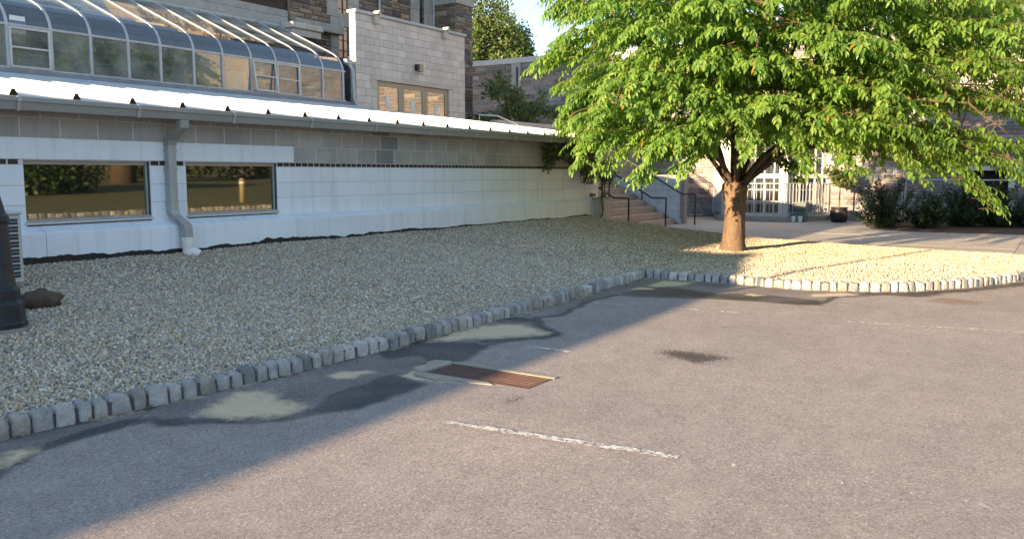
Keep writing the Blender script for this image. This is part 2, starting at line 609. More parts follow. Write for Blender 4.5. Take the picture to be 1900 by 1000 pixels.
M['grey_panel'] = simple('grey blue panel', (0.30, 0.33, 0.37), (0.26, 0.285, 0.32), 4, 0.6, 0.05, 60, 0.03)
M['curtain'] = simple('pale curtain', (0.30, 0.30, 0.29), (0.24, 0.24, 0.23), 6, 0.9, 0.1, 60, 0)
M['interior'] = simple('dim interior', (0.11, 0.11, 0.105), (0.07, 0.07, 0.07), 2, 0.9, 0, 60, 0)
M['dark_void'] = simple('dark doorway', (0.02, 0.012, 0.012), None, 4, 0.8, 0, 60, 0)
M['concrete'] = simple('plaza concrete', (0.36, 0.325, 0.29), (0.295, 0.265, 0.235), 1.1, 0.9, 0.35, 140, 0.05, fine=0.12)
M['concrete_side'] = simple('rough concrete', (0.30, 0.275, 0.25), (0.22, 0.20, 0.185), 3, 0.92, 0.5, 90, 0.06, streak=0.15)
M['step'] = simple('brown concrete step', (0.40, 0.285, 0.22), (0.31, 0.225, 0.175), 3, 0.9, 0.35, 110, 0.07)
M['white_block'] = simple('whitewashed block', (0.50, 0.515, 0.54), (0.42, 0.43, 0.455), 3, 0.8, 0.3, 80, 0.06, streak=0.1)
M['iron'] = simple('dark painted iron', (0.030, 0.030, 0.034), (0.022, 0.022, 0.025), 8, 0.45, 0.1, 60, 0)
M['iron_green'] = simple('black green cast iron', (0.012, 0.016, 0.020), (0.02, 0.025, 0.03), 8, 0.42, 0.15, 40, 0.05)
M['fence'] = simple('pale grey fence bar', (0.34, 0.36, 0.39), (0.28, 0.30, 0.33), 6, 0.5, 0.05, 60, 0.05)
M['rust'] = simple('rusty cast iron grate', (0.135, 0.075, 0.058), (0.095, 0.054, 0.045), 14, 0.85, 0.6, 90, 0.1)
M['collar'] = simple('cracked cement collar', (0.36, 0.325, 0.26), (0.26, 0.235, 0.19), 9, 0.95, 0.8, 60, 0.05)
M['pit'] = simple('dark drain pit', (0.015, 0.013, 0.012), None, 4, 0.9, 0, 60, 0)
M['bark'] = bark_mat()
M['bark_dark'] = simple('dark limb bark', (0.105, 0.068, 0.048), (0.065, 0.045, 0.034), 9, 0.85, 0.7, 35, 0.1)
M['twig'] = simple('reddish twig', (0.13, 0.075, 0.045), None, 9, 0.8, 0, 60, 0.2)
M['leaf'] = leaf_mat('cherry leaf', (0.050, 0.128, 0.026), (0.185, 0.285, 0.055), (0.27, 0.46, 0.045), 0.45, 0.42, (0.30, 0.17, 0.03))
M['leaf_far'] = leaf_mat('distant leaf', (0.05, 0.085, 0.020), (0.12, 0.155, 0.035), (0.16, 0.22, 0.04), 0.35, 0.5)
M['leaf_yew'] = leaf_mat('dark yew needle', (0.012, 0.028, 0.012), (0.028, 0.050, 0.018), (0.03, 0.06, 0.015), 0.2, 0.5)
M['leaf_vine'] = leaf_mat('creeper leaf', (0.045, 0.080, 0.030), (0.15, 0.17, 0.055), (0.20, 0.24, 0.05), 0.35, 0.5)
M['leaf_hedge'] = leaf_mat('hedge leaf', (0.03, 0.055, 0.015), (0.07, 0.11, 0.025), (0.09, 0.14, 0.02), 0.3, 0.5)
M['litter'] = palette('dry leaf litter', [(0.20, 0.12, 0.05), (0.14, 0.085, 0.04), (0.24, 0.17, 0.06), (0.12, 0.13, 0.03)], 0.8, 0.2)
M['grass'] = simple('dry lawn', (0.125, 0.10, 0.048), (0.075, 0.085, 0.030), 0.8, 0.95, 0.8, 60, 0)
M['mulch'] = simple('bark mulch', (0.085, 0.052, 0.034), (0.05, 0.033, 0.024), 18, 0.95, 1.0, 40, 0)
M['ac'] = simple('off white air conditioner casing', (0.46, 0.465, 0.47), (0.40, 0.405, 0.41), 4, 0.5, 0.05, 60, 0, fine=0.04)
M['ac_dark'] = simple('dark vent', (0.035, 0.040, 0.048), None, 4, 0.6, 0, 60, 0.1)
M['rock'] = simple('brown boulder', (0.11, 0.080, 0.058), (0.055, 0.042, 0.034), 9, 0.9, 0.9, 25, 0)
M['pot'] = simple('black glazed pot', (0.028, 0.024, 0.022), (0.02, 0.018, 0.017), 5, 0.35, 0.1, 30, 0)
M['cup'] = simple('white cup', (0.78, 0.77, 0.75), None, 5, 0.5, 0, 60, 0, fine=0)
M['util'] = simple('green grey utility metal', (0.10, 0.125, 0.125), (0.075, 0.095, 0.095), 5, 0.5, 0.1, 60, 0)
M['brass'] = simple('tarnished brass fitting', (0.20, 0.24, 0.20), (0.16, 0.12, 0.07), 12, 0.5, 0.2, 50, 0.1, 0.5)
M['lamp_glass'] = simple('frosted lamp globe', (0.62, 0.62, 0.60), None, 4, 0.35, 0, 60, 0)
M['cabinet'] = simple('yellow tan box', (0.50, 0.34, 0.13), (0.44, 0.30, 0.12), 3, 0.6, 0.05, 60, 0.03)
M['facade'] = simple('tan brick facade', (0.28, 0.23, 0.18), (0.225, 0.185, 0.145), 3, 0.9, 0.4, 30, 0)
M['bollard'] = simple('yellow bollard', (0.30, 0.25, 0.13), (0.25, 0.20, 0.11), 6, 0.6, 0.1, 60, 0)

# ------------------------------------------------------------------ plan curves
def catmull(pts, step):
    P = [Vector(p) for p in pts]
    P = [P[0] * 2 - P[1]] + P + [P[-1] * 2 - P[-2]]
    out = []
    for i in range(1, len(P) - 2):
        n = max(2, int((P[i + 1] - P[i]).length / 0.03))
        for k in range(n):
            t = k / n
            a, b_, c, d = P[i - 1], P[i], P[i + 1], P[i + 2]
            out.append(0.5 * ((2 * b_) + (-a + c) * t + (2 * a - 5 * b_ + 4 * c - d) * t * t + (-a + 3 * b_ - 3 * c + d) * t ** 3))
    out.append(P[-2])
    return out


KERB_A = catmull([(-5, 5.36), (0, 5.33), (2.5, 5.29), (3.5, 5.2), (4.7, 5.12), (6.5, 5.10), (8.6, 5.14), (10.2, 5.22), (12.20, 5.33)], 0.03)
KERB_B = catmull([(12.09, 5.31), (12.10, 4.2), (12.05, 3.0), (12.27, 2.19), (12.72, 1.58), (13.56, 0.99), (14.9, 0.38), (16.5, -0.12), (18.7, -0.45)], 0.03)
PLAZA_EDGE = catmull([(24.6, 12.2), (21.7, 8.9), (19.95, 6.0), (19.45, 4.1), (18.85, 2.4), (18.65, 0.6), (18.75, -0.6), (19.0, -2.0)], 0.03)
WALL_Y = 9.0
CORNER_X = 17.72


def seg_dist(P, line):
    """distance of points (n,2) to a polyline"""
    L = np.array([(p[0], p[1]) for p in line])[::3]
    d = np.full(len(P), 1e9)
    for i in range(0, len(P), 20000):
        q = P[i:i + 20000]
        d[i:i + 20000] = np.sqrt(((q[:, None, :] - L[None]) ** 2).sum(-1)).min(1)
    return d


def poly_sd(P, poly):
    """signed distance, positive inside"""
    A = np.array(poly, dtype=float)
    B = np.roll(A, -1, 0)
    d = np.full(len(P), 1e9)
    ins = np.zeros(len(P), bool)
    for a, b_ in zip(A, B):
        e = b_ - a
        t = np.clip(((P - a) @ e) / max(e @ e, 1e-12), 0, 1)
        d = np.minimum(d, np.linalg.norm(P - a - t[:, None] * e, axis=1))
        c = (a[1] > P[:, 1]) != (b_[1] > P[:, 1])
        xi = a[0] + (P[:, 1] - a[1]) * e[0] / (e[1] if abs(e[1]) > 1e-9 else 1e-9)
        ins ^= c & (P[:, 0] < xi)
    return np.where(ins, d, -d)


def vnoise(P, scale, seed=0):
    """cheap smooth 2-D value noise in [-1,1]"""
    q = P * scale
    i = np.floor(q).astype(int)
    f = q - i
    f = f * f * (3 - 2 * f)

    def h(a, b_):
        x = (a * 374761393 + b_ * 668265263 + seed * 974634) & 0x7fffffff
        x = ((x ^ (x >> 13)) * 1274126177) & 0x7fffffff
        return (x ^ (x >> 16)) % 10007 / 5003.5 - 1
    n00, n10 = h(i[:, 0], i[:, 1]), h(i[:, 0] + 1, i[:, 1])
    n01, n11 = h(i[:, 0], i[:, 1] + 1), h(i[:, 0] + 1, i[:, 1] + 1)
    return (n00 * (1 - f[:, 0]) + n10 * f[:, 0]) * (1 - f[:, 1]) + (n01 * (1 - f[:, 0]) + n11 * f[:, 0]) * f[:, 1]


BED = [(p[0], p[1]) for p in KERB_A[::10]] + [(p[0], p[1]) for p in KERB_B[::10]] + [(p[0], p[1]) for p in PLAZA_EDGE[::-1][::10]] + [(19.5, 9.3), (CORNER_X + 0.1, 9.3), (CORNER_X, WALL_Y + 0.05), (-5, WALL_Y + 0.05)]
KERB_ALL = KERB_A + KERB_B


def gravel_z(P):
    P = np.asarray(P, float)
    dk = seg_dist(P, KERB_ALL)
    dp = seg_dist(P, PLAZA_EDGE)
    z = 0.068 + 0.149 * np.clip(P[:, 1] - 5.35, 0, None) + 0.07 * np.clip(dk / 1.6, 0, 1)
    z = np.minimum(z, 0.045 + 0.15 * dp)
    return z + 0.012 * vnoise(P, 1.4, 3) + 0.006 * vnoise(P, 4.0, 5)


def gz(x, y):
    return float(gravel_z(np.array([[x, y]]))[0])


# ------------------------------------------------------------------ ground: asphalt
WET = {
    'damp': [(1.95, 4.43), (2.2, 4.64), (2.37, 4.75), (2.55, 4.88), (2.81, 4.91), (3.01, 4.89), (3.25, 4.89), (3.25, 4.74), (3.33, 4.61), (3.47, 4.56), (3.6, 4.4), (3.74, 4.19), (3.94, 4.16), (4.0, 4.07), (4.22, 3.98), (4.5, 3.94), (4.98, 3.97), (5.21, 4.26), (5.29, 4.3), (5.55, 4.37), (5.71, 4.30), (6.01, 4.32), (6.44, 4.4), (6.83, 4.32), (7.01, 4.13), (7.22, 4.06), (7.41, 4.14), (7.52, 4.3), (7.77, 4.61), (8.08, 4.76), (8.37, 4.64), (9.45, 4.86), (10.13, 4.85), (10.16, 4.44), (10.44, 3.74), (10.55, 3.15), (10.57, 2.62), (10.75, 2.35), (11.52, 2.32), (12.04, 1.88), (12.05, 1.49), (12.67, 1.18), (14.39, 0.30), (18, -1.2), (18, -0.3), (15.06, 0.45), (12.84, 1.7), (12.42, 2.2), (12.31, 4.22), (12.23, 5.43), (8.5, 5.3), (6.01, 5.2), (4.58, 5.2), (3.1, 5.3), (2.53, 5.4), (0.5, 5.4), (0.6, 4.5)],
    'dark1': [(3.24, 4.9), (3.36, 4.9), (3.52, 4.76), (3.53, 4.57), (3.66, 4.31), (3.88, 4.15), (4.14, 4.29), (4.33, 4.4), (4.56, 4.41), (4.97, 4.46), (5.21, 4.43), (5.23, 4.23), (5.03, 4.17), (4.98, 3.97), (4.5, 3.94), (4.22, 3.98), (4.0, 4.07), (3.72, 4.17), (3.53, 4.41), (3.33, 4.61), (3.23, 4.72)],
    'dark2': [(5.73, 5.19), (6.05, 5.14), (6.44, 5.13), (6.52, 4.8), (6.57, 4.52), (6.94, 4.24), (7.28, 4.13), (7.41, 4.14), (7.55, 4.31), (7.76, 4.63), (8.01, 4.75), (7.98, 5.05), (7.73, 5.17), (7.75, 4.76), (7.59, 4.53), (7.28, 4.22), (7.06, 4.31), (6.75, 4.64), (6.65, 4.7), (6.44, 4.4), (6.01, 4.25), (5.71, 4.25), (5.63, 4.43), (5.76, 4.71), (5.5, 4.8)],
    'dark3': [(10.29, 4.89), (10.3, 4.5), (10.53, 3.77), (10.55, 3.15), (10.57, 2.62), (10.75, 2.35), (11.1, 2.46), (11.22, 2.79), (11.27, 3.37), (10.99, 3.79), (11.23, 4.42), (11.09, 4.85), (10.75, 4.86)],
    'dark4': [(11.84, 2.38), (12.43, 1.94), (12.66, 1.57), (13.43, 0.98), (14.75, 0.38), (14.25, 0.30), (13.06, 0.95), (12.16, 1.51), (12.04, 1.88)],
    'dark0': [(2.2, 4.64), (2.39, 4.78), (2.57, 4.9), (2.83, 4.94), (3.06, 4.92), (3.27, 4.86), (3.26, 5.05), (2.93, 5.12), (2.65, 5.06), (2.54, 4.95), (2.4, 4.85), (2.28, 4.79)],
}
SILT = {
    's0': [(2.29, 4.92), (2.41, 5.06), (2.54, 5.07), (2.57, 4.91), (2.49, 4.85), (2.38, 4.81), (2.26, 4.76)],
    's1': [(3.53, 4.79), (3.78, 4.9), (4.04, 5.04), (4.21, 4.95), (4.18, 4.63), (4.09, 4.32), (3.91, 4.2), (3.73, 4.29), (3.61, 4.46), (3.54, 4.64)],
    's2': [(6.24, 5.04), (6.65, 5.1), (7.11, 5.16), (7.51, 5.02), (7.62, 4.72), (7.46, 4.39), (7.31, 4.18), (7.08, 4.32), (6.75, 4.64), (6.49, 4.84)],
    's3': [(4.83, 4.84), (5.0, 4.83), (5.16, 4.68), (5.08, 4.55), (4.86, 4.57), (4.74, 4.69)],
    's4': [(5.1, 4.34), (5.45, 4.46), (5.70, 4.42), (5.72, 4.26), (5.25, 4.22), (5.25, 3.89), (5.20, 3.65), (5.1, 3.96), (5.05, 4.15)],
    's5': [(10.71, 4.92), (11.01, 4.98), (11.1, 4.73), (10.89, 4.64)],
    's6': [(11.0, 3.46), (11.3, 3.40), (11.2, 3.17), (11.0, 3.25)],
    's7': [(11.25, 4.92), (11.93, 4.98), (11.98, 4.46), (11.6, 4.44), (11.15, 4.75)],
    's8': [(11.66, 2.76), (12.0, 2.42), (11.99, 2.14), (11.57, 2.33), (11.4, 2.7)],
}
OIL = [[(7.03, 2.95), (7.19, 2.92), (7.25, 2.69), (7.2, 2.47), (7.15, 2.34), (6.97, 2.39), (6.83, 2.48), (6.78, 2.56), (6.87, 2.66), (6.93, 2.81)],
       [(4.92, 3.24), (5.04, 3.21), (5.0, 3.15), (4.88, 3.19)]]
RUST = [[(11.88, 1.32), (12.22, 1.23), (12.14, 1.0), (12.05, 0.72), (11.76, 0.76), (11.65, 1.02), (11.72, 1.24)]]
GX0, GX1, GY0, GY1 = 5.29, 5.67, 3.25, 4.23      # drain opening


def build_asphalt():
    xs = np.unique(np.round(np.concatenate([[-400, -150, -60, -30, -15, -8, -4, -2, 0, 1], np.arange(1.5, 13.2, 0.03), np.arange(13.3, 17, 0.1), [18, 20, 25, 35, 60, 150, 400], [GX0, GX1]]), 3))
    ys = np.unique(np.round(np.concatenate([[-400, -150, -60, -30, -15, -8, -4, -2], np.arange(-1.6, 2.2, 0.1), np.arange(2.2, 5.45, 0.026), [5.6, 6, 8, 12, 20, 40, 150, 400], [GY0, GY1]]), 3))
    X, Y = np.meshgrid(xs, ys, indexing='ij')
    P = np.stack([X.ravel(), Y.ravel()], 1)
    near = (P[:, 0] > 0) & (P[:, 0] < 19) & (P[:, 1] > -2) & (P[:, 1] < 6)
    Q = P[near]
    W = Q + np.stack([vnoise(Q, 5, 1), vnoise(Q, 5, 2)], 1) * 0.035 + np.stack([vnoise(Q, 16, 3), vnoise(Q, 16, 4)], 1) * 0.015
    sm = lambda d, w: np.clip(d / w + 0.5, 0, 1)
    a = {k: np.zeros(len(P), np.float32) for k in ('wet', 'silt', 'oil', 'rust')}
    wet = np.zeros(len(Q))
    damp = sm(poly_sd(W, WET['damp']), 0.05)
    inner = poly_sd(W, WET['damp'])
    rim = np.clip(1.5 - np.abs(inner - 0.06) / 0.06, 0, 1) * damp
    wet = np.maximum(wet, damp * (0.36 + 0.22 * vnoise(Q, 2.2, 9)))
    wet = np.maximum(wet, rim * 0.85)
    for k in ('dark0', 'dark1', 'dark2', 'dark3', 'dark4'):
        wet = np.maximum(wet, sm(poly_sd(W, WET[k]), 0.07) * (0.9 + 0.15 * vnoise(Q, 4, 11)))
    silt = np.zeros(len(Q))
    for k, p in SILT.items():
        silt = np.maximum(silt, sm(poly_sd(W, p) - 0.02, 0.26 if k in ('s1', 's2', 's0') else 0.14))
    dk = seg_dist(Q, KERB_ALL)
    silt = np.maximum(silt, np.clip(1 - dk / 0.16, 0, 1) * (0.45 + 0.4 * vnoise(Q, 6, 21)))
    oil = np.zeros(len(Q)); rust = np.zeros(len(Q))
    for p in OIL:
        oil = np.maximum(oil, sm(poly_sd(W, p) - .03, 0.34))
    for p in RUST:
        rust = np.maximum(rust, sm(poly_sd(W, p), 0.12))
    for k, v in (('wet', wet), ('silt', silt), ('oil', oil), ('rust', rust)):
        a[k][near] = np.clip(v, 0, 1)
    Z = np.zeros(len(P))
    Z[near] = 0.004 * vnoise(Q, 1.1, 31)
    nx, ny = len(xs), len(ys)
    I = np.arange(nx * ny).reshape(nx, ny)
    F = np.stack([I[:-1, :-1], I[1:, :-1], I[1:, 1:], I[:-1, 1:]], -1).reshape(-1, 4)
    cx = ((X[:-1, :-1] + X[1:, 1:]) / 2).ravel(); cy = ((Y[:-1, :-1] + Y[1:, 1:]) / 2).ravel()
    F = F[~((cx > GX0) & (cx < GX1) & (cy > GY0) & (cy < GY1))]
    o = np_mesh('road', np.column_stack([P, Z]), F, M['asphalt'], None, True)
    for k, v in a.items():
        at = o.data.attributes.new(k, 'FLOAT', 'POINT')
        at.data.foreach_set('value', v)
    props(o, 'asphalt parking area with damp patches and dried silt', kind='structure')


build_asphalt()


def paint_mat(name, lo, hi):
    m, t = new_mat(name)
    b = NB(t)
    p = b.pos()
    n = b.math('ADD', b.math('MULTIPLY', b.noise(p, 55, 4, 0.7), 0.55), b.math('MULTIPLY', b.noise(p, 11, 4, 0.7), 0.45))
    fac = b.mapr(n, lo, hi, 0.0, 0.95)
    tr = b.n('ShaderNodeBsdfTransparent')
    mx = b.n('ShaderNodeMixShader')
    b.l(fac, mx.inputs[0])
    b.l(tr.outputs[0], mx.inputs[1])
    b.l(b.principled(b.mix(b.noise(p, 90, 3), (0.72, 0.70, 0.66), (0.52, 0.50, 0.47)), 0.85, b.bump(b.noise(p, 150, 4), .4, .004)), mx.inputs[2])
    b.out(mx.outputs[0])
    return m


PAINT = [paint_mat('worn road paint', 0.46, 0.515), paint_mat('patchy road paint', 0.475, 0.535), paint_mat('traces of road paint', 0.555, 0.63)]


def paint_fragments(frags, name, label):
    mb = MB()
    for (x0, y0), (x1, y1), w, cover, seed in frags:
        r = random.Random(seed)
        L = math.hypot(x1 - x0, y1 - y0)
        ux, uy = (x1 - x0) / L, (y1 - y0) / L
        n = max(2, int(L / .03))
        mi = 0 if cover > .8 else 1 if cover > .4 else 2
        pr = None
        for k in range(n + 1):
            s_ = L * k / n
            a_, c_ = w * .5 * r.uniform(.8, 1.15), w * .5 * r.uniform(.8, 1.15)
            q = ((x0 + ux * s_ - uy * a_, y0 + uy * s_ + ux * a_, .0085), (x0 + ux * s_ + uy * c_, y0 + uy * s_ - ux * c_, .0085))
            if pr:
                mb.poly([pr[1], q[1], q[0], pr[0]], mi)
            pr = q
    mb.build(name, PAINT, None, label=label, kind='structure')


paint_fragments([((4.28, 3.24), (4.30, 3.02), 0.05, 0.55, 1), ((4.30, 3.02), (4.44, 1.73), 0.075, 0.92, 2), ((4.25, 3.6), (4.28, 3.24), 0.06, 0.25, 3), ((4.44, 1.73), (4.6, 0.0), 0.07, 0.12, 4)], 'parking_line', 'worn white stall line, the clearest one, in the near foreground')
paint_fragments([((6.62, 4.05), (6.62, 3.55), 0.07, 0.6, 5), ((6.62, 3.55), (6.66, 2.4), 0.07, 0.15, 6)], 'parking_line', 'faint white stall line between drain and oil patch')
paint_fragments([((9.37, 4.82), (9.39, 4.4), 0.07, 0.5, 7), ((9.45, 3.85), (9.52, 3.5), 0.06, 0.6, 8), ((9.57, 3.26), (9.58, 3.02), 0.1, 0.6, 9), ((9.62, 1.9), (9.74, 1.24), 0.08, 0.65, 10), ((9.78, 1.15), (9.93, 0.2), 0.06, 0.45, 11)], 'parking_line', 'broken white stall line farthest off near the corner of the kerb')

# ------------------------------------------------------------------ drain grate
dg = thing('drain_grate', (5.48, 3.74, 0), 'rusty rectangular drain grate set in the asphalt', 'drain grate')
mb = MB()
for x0, x1, y0, y1 in ((GX0, GX0 + 0.03, GY0, GY1), (GX1 - 0.03, GX1, GY0, GY1), (GX0 + 0.03, GX1 - 0.03, GY0, GY0 + 0.03), (GX0 + 0.03, GX1 - 0.03, GY1 - 0.03, GY1)):
    mb.cbox(x0, x1, y0, y1, -0.05, 0.006, 0.003)
mb.build('frame', M['rust'], dg)
bar = MB().cbox(-0.0155, 0.0155, GY0 + 0.031 - 3.74, GY1 - 0.031 - 3.74, -0.045, 0.0, 0.003)
b0 = None
for i in range(7):
    x = GX0 + 0.055 + i * (GX1 - GX0 - 0.11) / 6
    if b0 is None:
        tmp = bpy.data.meshes.new('bar')
        tmp.from_pydata(bar.v, [], bar.f)
        tmp.materials.append(M['rust'])
        b0 = tmp
    inst('bar', b0, Matrix.Translation((x, 3.74, 0.004)), dg)
for y in (3.5, 3.74, 3.98):
    MB().box(GX0 + 0.031, GX1 - 0.031, y - 0.008, y + 0.008, -0.075, -0.047).build('cross_bar', M['rust'], dg)
MB().box(GX0, GX1, GY0, GY1, -0.5, -0.47).box(GX0 - 0.02, GX0, GY0, GY1, -0.5, -0.06).box(GX1, GX1 + 0.02, GY0, GY1, -0.5, -0.06).box(GX0, GX1, GY0 - 0.02, GY0, -0.5, -0.06).box(GX0, GX1, GY1, GY1 + 0.02, -0.5, -0.06).build('pit', M['pit'], dg)
mb = MB()
r = random.Random(3)
def ragged(pts, z):
    vs = [(x + r.uniform(-.012, .012), y + r.uniform(-.012, .012), z + r.uniform(0, .004)) for x, y in pts]
    mb.mesh(vs + [(x, y, z - 0.02) for x, y, _ in vs], [tuple(range(len(vs)))] + [(i, (i + 1) % len(vs), len(vs) + (i + 1) % len(vs), len(vs) + i)[::-1] for i in range(len(vs))])
ragged([(5.67, 3.24), (5.72, 3.24), (5.735, 3.5), (5.72, 3.8), (5.74, 4.1), (5.73, 4.24), (5.67, 4.24)], 0.010)
ragged([(5.27, 4.245), (5.67, 4.245), (5.72, 4.28), (5.68, 4.42), (5.55, 4.43), (5.47, 4.37), (5.36, 4.40), (5.30, 4.33)], 0.011)
ragged([(5.28, 4.22), (5.24, 4.30), (5.15, 4.22), (5.12, 4.0), (5.19, 3.86), (5.2, 3.72), (5.245, 3.55), (5.28, 3.6)], 0.010)
mb.build('cement_collar', M['collar'], dg)

# ------------------------------------------------------------------ kerb setts
def sett_mesh(i):
    r = np.random.default_rng(100 + i)
    n = 4
    g = np.linspace(-1, 1, n + 1)
    vs, key = [], {}
    fs = []
    def vid(p):
        k = tuple(np.round(p, 4))
        if k not in key:
            key[k] = len(vs); vs.append(np.array(p, float))
        return key[k]
    for ax in range(3):
        for sgn in (-1, 1):
            for a in range(n):
                for b_ in range(n):
                    q = []
                    for da, db in ((0, 0), (1, 0), (1, 1), (0, 1)):
                        p = [0, 0, 0]
                        p[ax] = sgn; p[(ax + 1) % 3] = g[a + da]; p[(ax + 2) % 3] = g[b_ + db]
                        q.append(vid(p))
                    fs.append(tuple(q if sgn > 0 else q[::-1]))
    V = np.array(vs)
    e = 7.0
    V = V / ((np.abs(V) ** e).sum(1) ** (1 / e))[:, None]
    V += r.normal(0, 0.05, V.shape)
    V[:, 0] *= 1 + 0.10 * r.uniform(-1, 1) * V[:, 2]
    V[:, 1] *= 1 + 0.08 * r.uniform(-1, 1) * V[:, 2]
    me = bpy.data.meshes.new('kerb_sett')
    me.from_pydata([tuple(v * 0.5) for v in V], [], fs)
    me.polygons.foreach_set('use_smooth', [True] * len(fs))
    me.materials.append(M['granite'])
    return me


SETTS = [sett_mesh(i) for i in range(9)]


def lay_kerb(name, label, curves, seed, mean=0.128, side=1, hmean=0.118):
    r = random.Random(seed)
    k = thing(name, (curves[0][0][0], curves[0][0][1], 0), label, 'kerb', kind='structure')
    for line in curves:
        pts = [Vector((p[0], p[1])) for p in line]
        cum = [0.0]
        for a, b_ in zip(pts, pts[1:]):
            cum.append(cum[-1] + (b_ - a).length)
        s_ = 0.0
        j = 0
        while s_ < cum[-1] - 0.05:
            L = mean * r.uniform(0.78, 1.25)
            mid = s_ + L / 2
            while j < len(cum) - 2 and cum[j + 1] < mid:
                j += 1
            p = pts[j].lerp(pts[j + 1], min(1, (mid - cum[j]) / max(1e-6, cum[j + 1] - cum[j])))
            t = (pts[j + 1] - pts[j]).normalized()
            ang = math.atan2(t.y, t.x)
            nrm = Vector((-t.y, t.x)) * side
            dep = r.uniform(0.11, 0.135)
            h = 0.22
            top = hmean + r.uniform(-0.014, 0.014)
            c = p + nrm * (dep / 2 + r.uniform(-0.008, 0.008))
            mw = Matrix.Translation((c.x, c.y, top - h / 2)) @ Matrix.Rotation(ang + r.uniform(-.05, .05), 4, 'Z') @ Matrix.Rotation(r.uniform(-.05, .05), 4, 'X') @ Matrix.Diagonal((max(0.05, L - r.uniform(.009, .021)), dep, h, 1))
            inst('kerb_sett', r.choice(SETTS), mw, k)
            s_ += L
        V_, F_ = [], []
        for j in range(0, len(pts) - 1, 6):
            t = (pts[j + 1] - pts[j]).normalized()
            nrm = Vector((-t.y, t.x)) * side
            for o_, z_ in ((.018, -.02), (.018, hmean - .035), (.10, hmean - .035), (.10, -.02)):
                q = pts[j] + nrm * o_
                V_.append((q.x, q.y, z_))
            i = len(V_) - 4
            if i:
                F_ += [(i - 4 + a, i + a, i + (a + 1) % 4, i - 4 + (a + 1) % 4) for a in range(4)]
        MB().mesh(V_, F_).build('joint_bed', M['joint_dark'], k)
    return k


lay_kerb('kerb', 'row of granite setts edging the gravel bed along the asphalt', [KERB_A, KERB_B], 5)

# ------------------------------------------------------------------ gravel bed (stuff)
def build_gravel():
    c = 0.09
    xs = np.arange(-5, 25.2, c); ys = np.arange(-0.9, 12.2, c)
    X, Y = np.meshgrid(xs, ys, indexing='ij')
    P = np.stack([X.ravel(), Y.ravel()], 1)
    sd = poly_sd(P, BED)
    keep = (sd > 0.02)
    Z = gravel_z(P)
    nx, ny = len(xs), len(ys)
    I = np.arange(nx * ny).reshape(nx, ny)
    F = np.stack([I[:-1, :-1], I[1:, :-1], I[1:, 1:], I[:-1, 1:]], -1).reshape(-1, 4)
    F = F[keep[F].all(1)]
    used = np.unique(F)
    mp = np.full(nx * ny, -1); mp[used] = np.arange(len(used))
    V = np.column_stack([P, Z])[used]
    o = np_mesh('gravel_bed', V, mp[F], M['gravel_base'], None, True)
    o.data.materials.append(M['gravel'])
    at = o.data.attributes.new('dens', 'FLOAT', 'POINT')
    dist = np.hypot(V[:, 0], V[:, 1])
    inview = (V[:, 0] > V[:, 1] * 0.49 - 0.4) & (V[:, 1] > -0.4 + 0.0 * V[:, 0])
    dens = np.where(dist < 9, 3400, np.where(dist < 13, 2200, 1300)) * np.where(inview, 1, 0.15)
    at.data.foreach_set('value', dens.astype(np.float32))
    props(o, 'bed of small tan and grey pebbles sloping up to the wall', kind='stuff')
    ng = bpy.data.node_groups.new('pebbles', 'GeometryNodeTree')
    ng.interface.new_socket('Geometry', in_out='INPUT', socket_type='NodeSocketGeometry')
    ng.interface.new_socket('Geometry', in_out='OUTPUT', socket_type='NodeSocketGeometry')
    N = ng.nodes.new; L = ng.links.new
    gi, go = N('NodeGroupInput'), N('NodeGroupOutput')
    dp = N('GeometryNodeDistributePointsOnFaces'); dp.distribute_method = 'RANDOM'
    na = N('GeometryNodeInputNamedAttribute'); na.data_type = 'FLOAT'; na.inputs['Name'].default_value = 'dens'
    L(gi.outputs[0], dp.inputs['Mesh']); L(na.outputs[0], dp.inputs['Density'])
    ico = N('GeometryNodeMeshIcoSphere'); ico.inputs['Radius'].default_value = 1.0; ico.inputs['Subdivisions'].default_value = 2
    sp = N('GeometryNodeSetPosition')
    L(ico.outputs[0], sp.inputs['Geometry'])
    nz = N('ShaderNodeTexNoise'); nz.inputs['Scale'].default_value = 1.3
    vm = N('ShaderNodeVectorMath'); vm.operation = 'SUBTRACT'; vm.inputs[1].default_value = (0.5, 0.5, 0.5)
    L(nz.outputs['Color'], vm.inputs[0])
    vs = N('ShaderNodeVectorMath'); vs.operation = 'SCALE'; vs.inputs['Scale'].default_value = 0.9
    L(vm.outputs[0], vs.inputs[0]); L(vs.outputs[0], sp.inputs['Offset'])
    sm = N('GeometryNodeSetMaterial'); sm.inputs['Material'].default_value = M['gravel']
    L(sp.outputs[0], sm.inputs[0])
    ip = N('GeometryNodeInstanceOnPoints')
    L(dp.outputs['Points'], ip.inputs['Points']); L(sm.outputs[0], ip.inputs['Instance'])
    rr = N('FunctionNodeRandomValue'); rr.data_type = 'FLOAT_VECTOR'
    rr.inputs[0].default_value = (0, 0, 0); rr.inputs[1].default_value = (6.28, 6.28, 6.28)
    L(rr.outputs[0], ip.inputs['Rotation'])
    rs = N('FunctionNodeRandomValue'); rs.data_type = 'FLOAT_VECTOR'; rs.inputs['Seed'].default_value = 4
    rs.inputs[0].default_value = (0.007, 0.006, 0.005); rs.inputs[1].default_value = (0.0195, 0.017, 0.013)
    L(rs.outputs[0], ip.inputs['Scale'])
    jn = N('GeometryNodeJoinGeometry')
    L(gi.outputs[0], jn.inputs[0]); L(ip.outputs[0], jn.inputs[0]); L(jn.outputs[0], go.inputs[0])
    md = o.modifiers.new('pebbles', 'NODES'); md.node_group = ng


build_gravel()

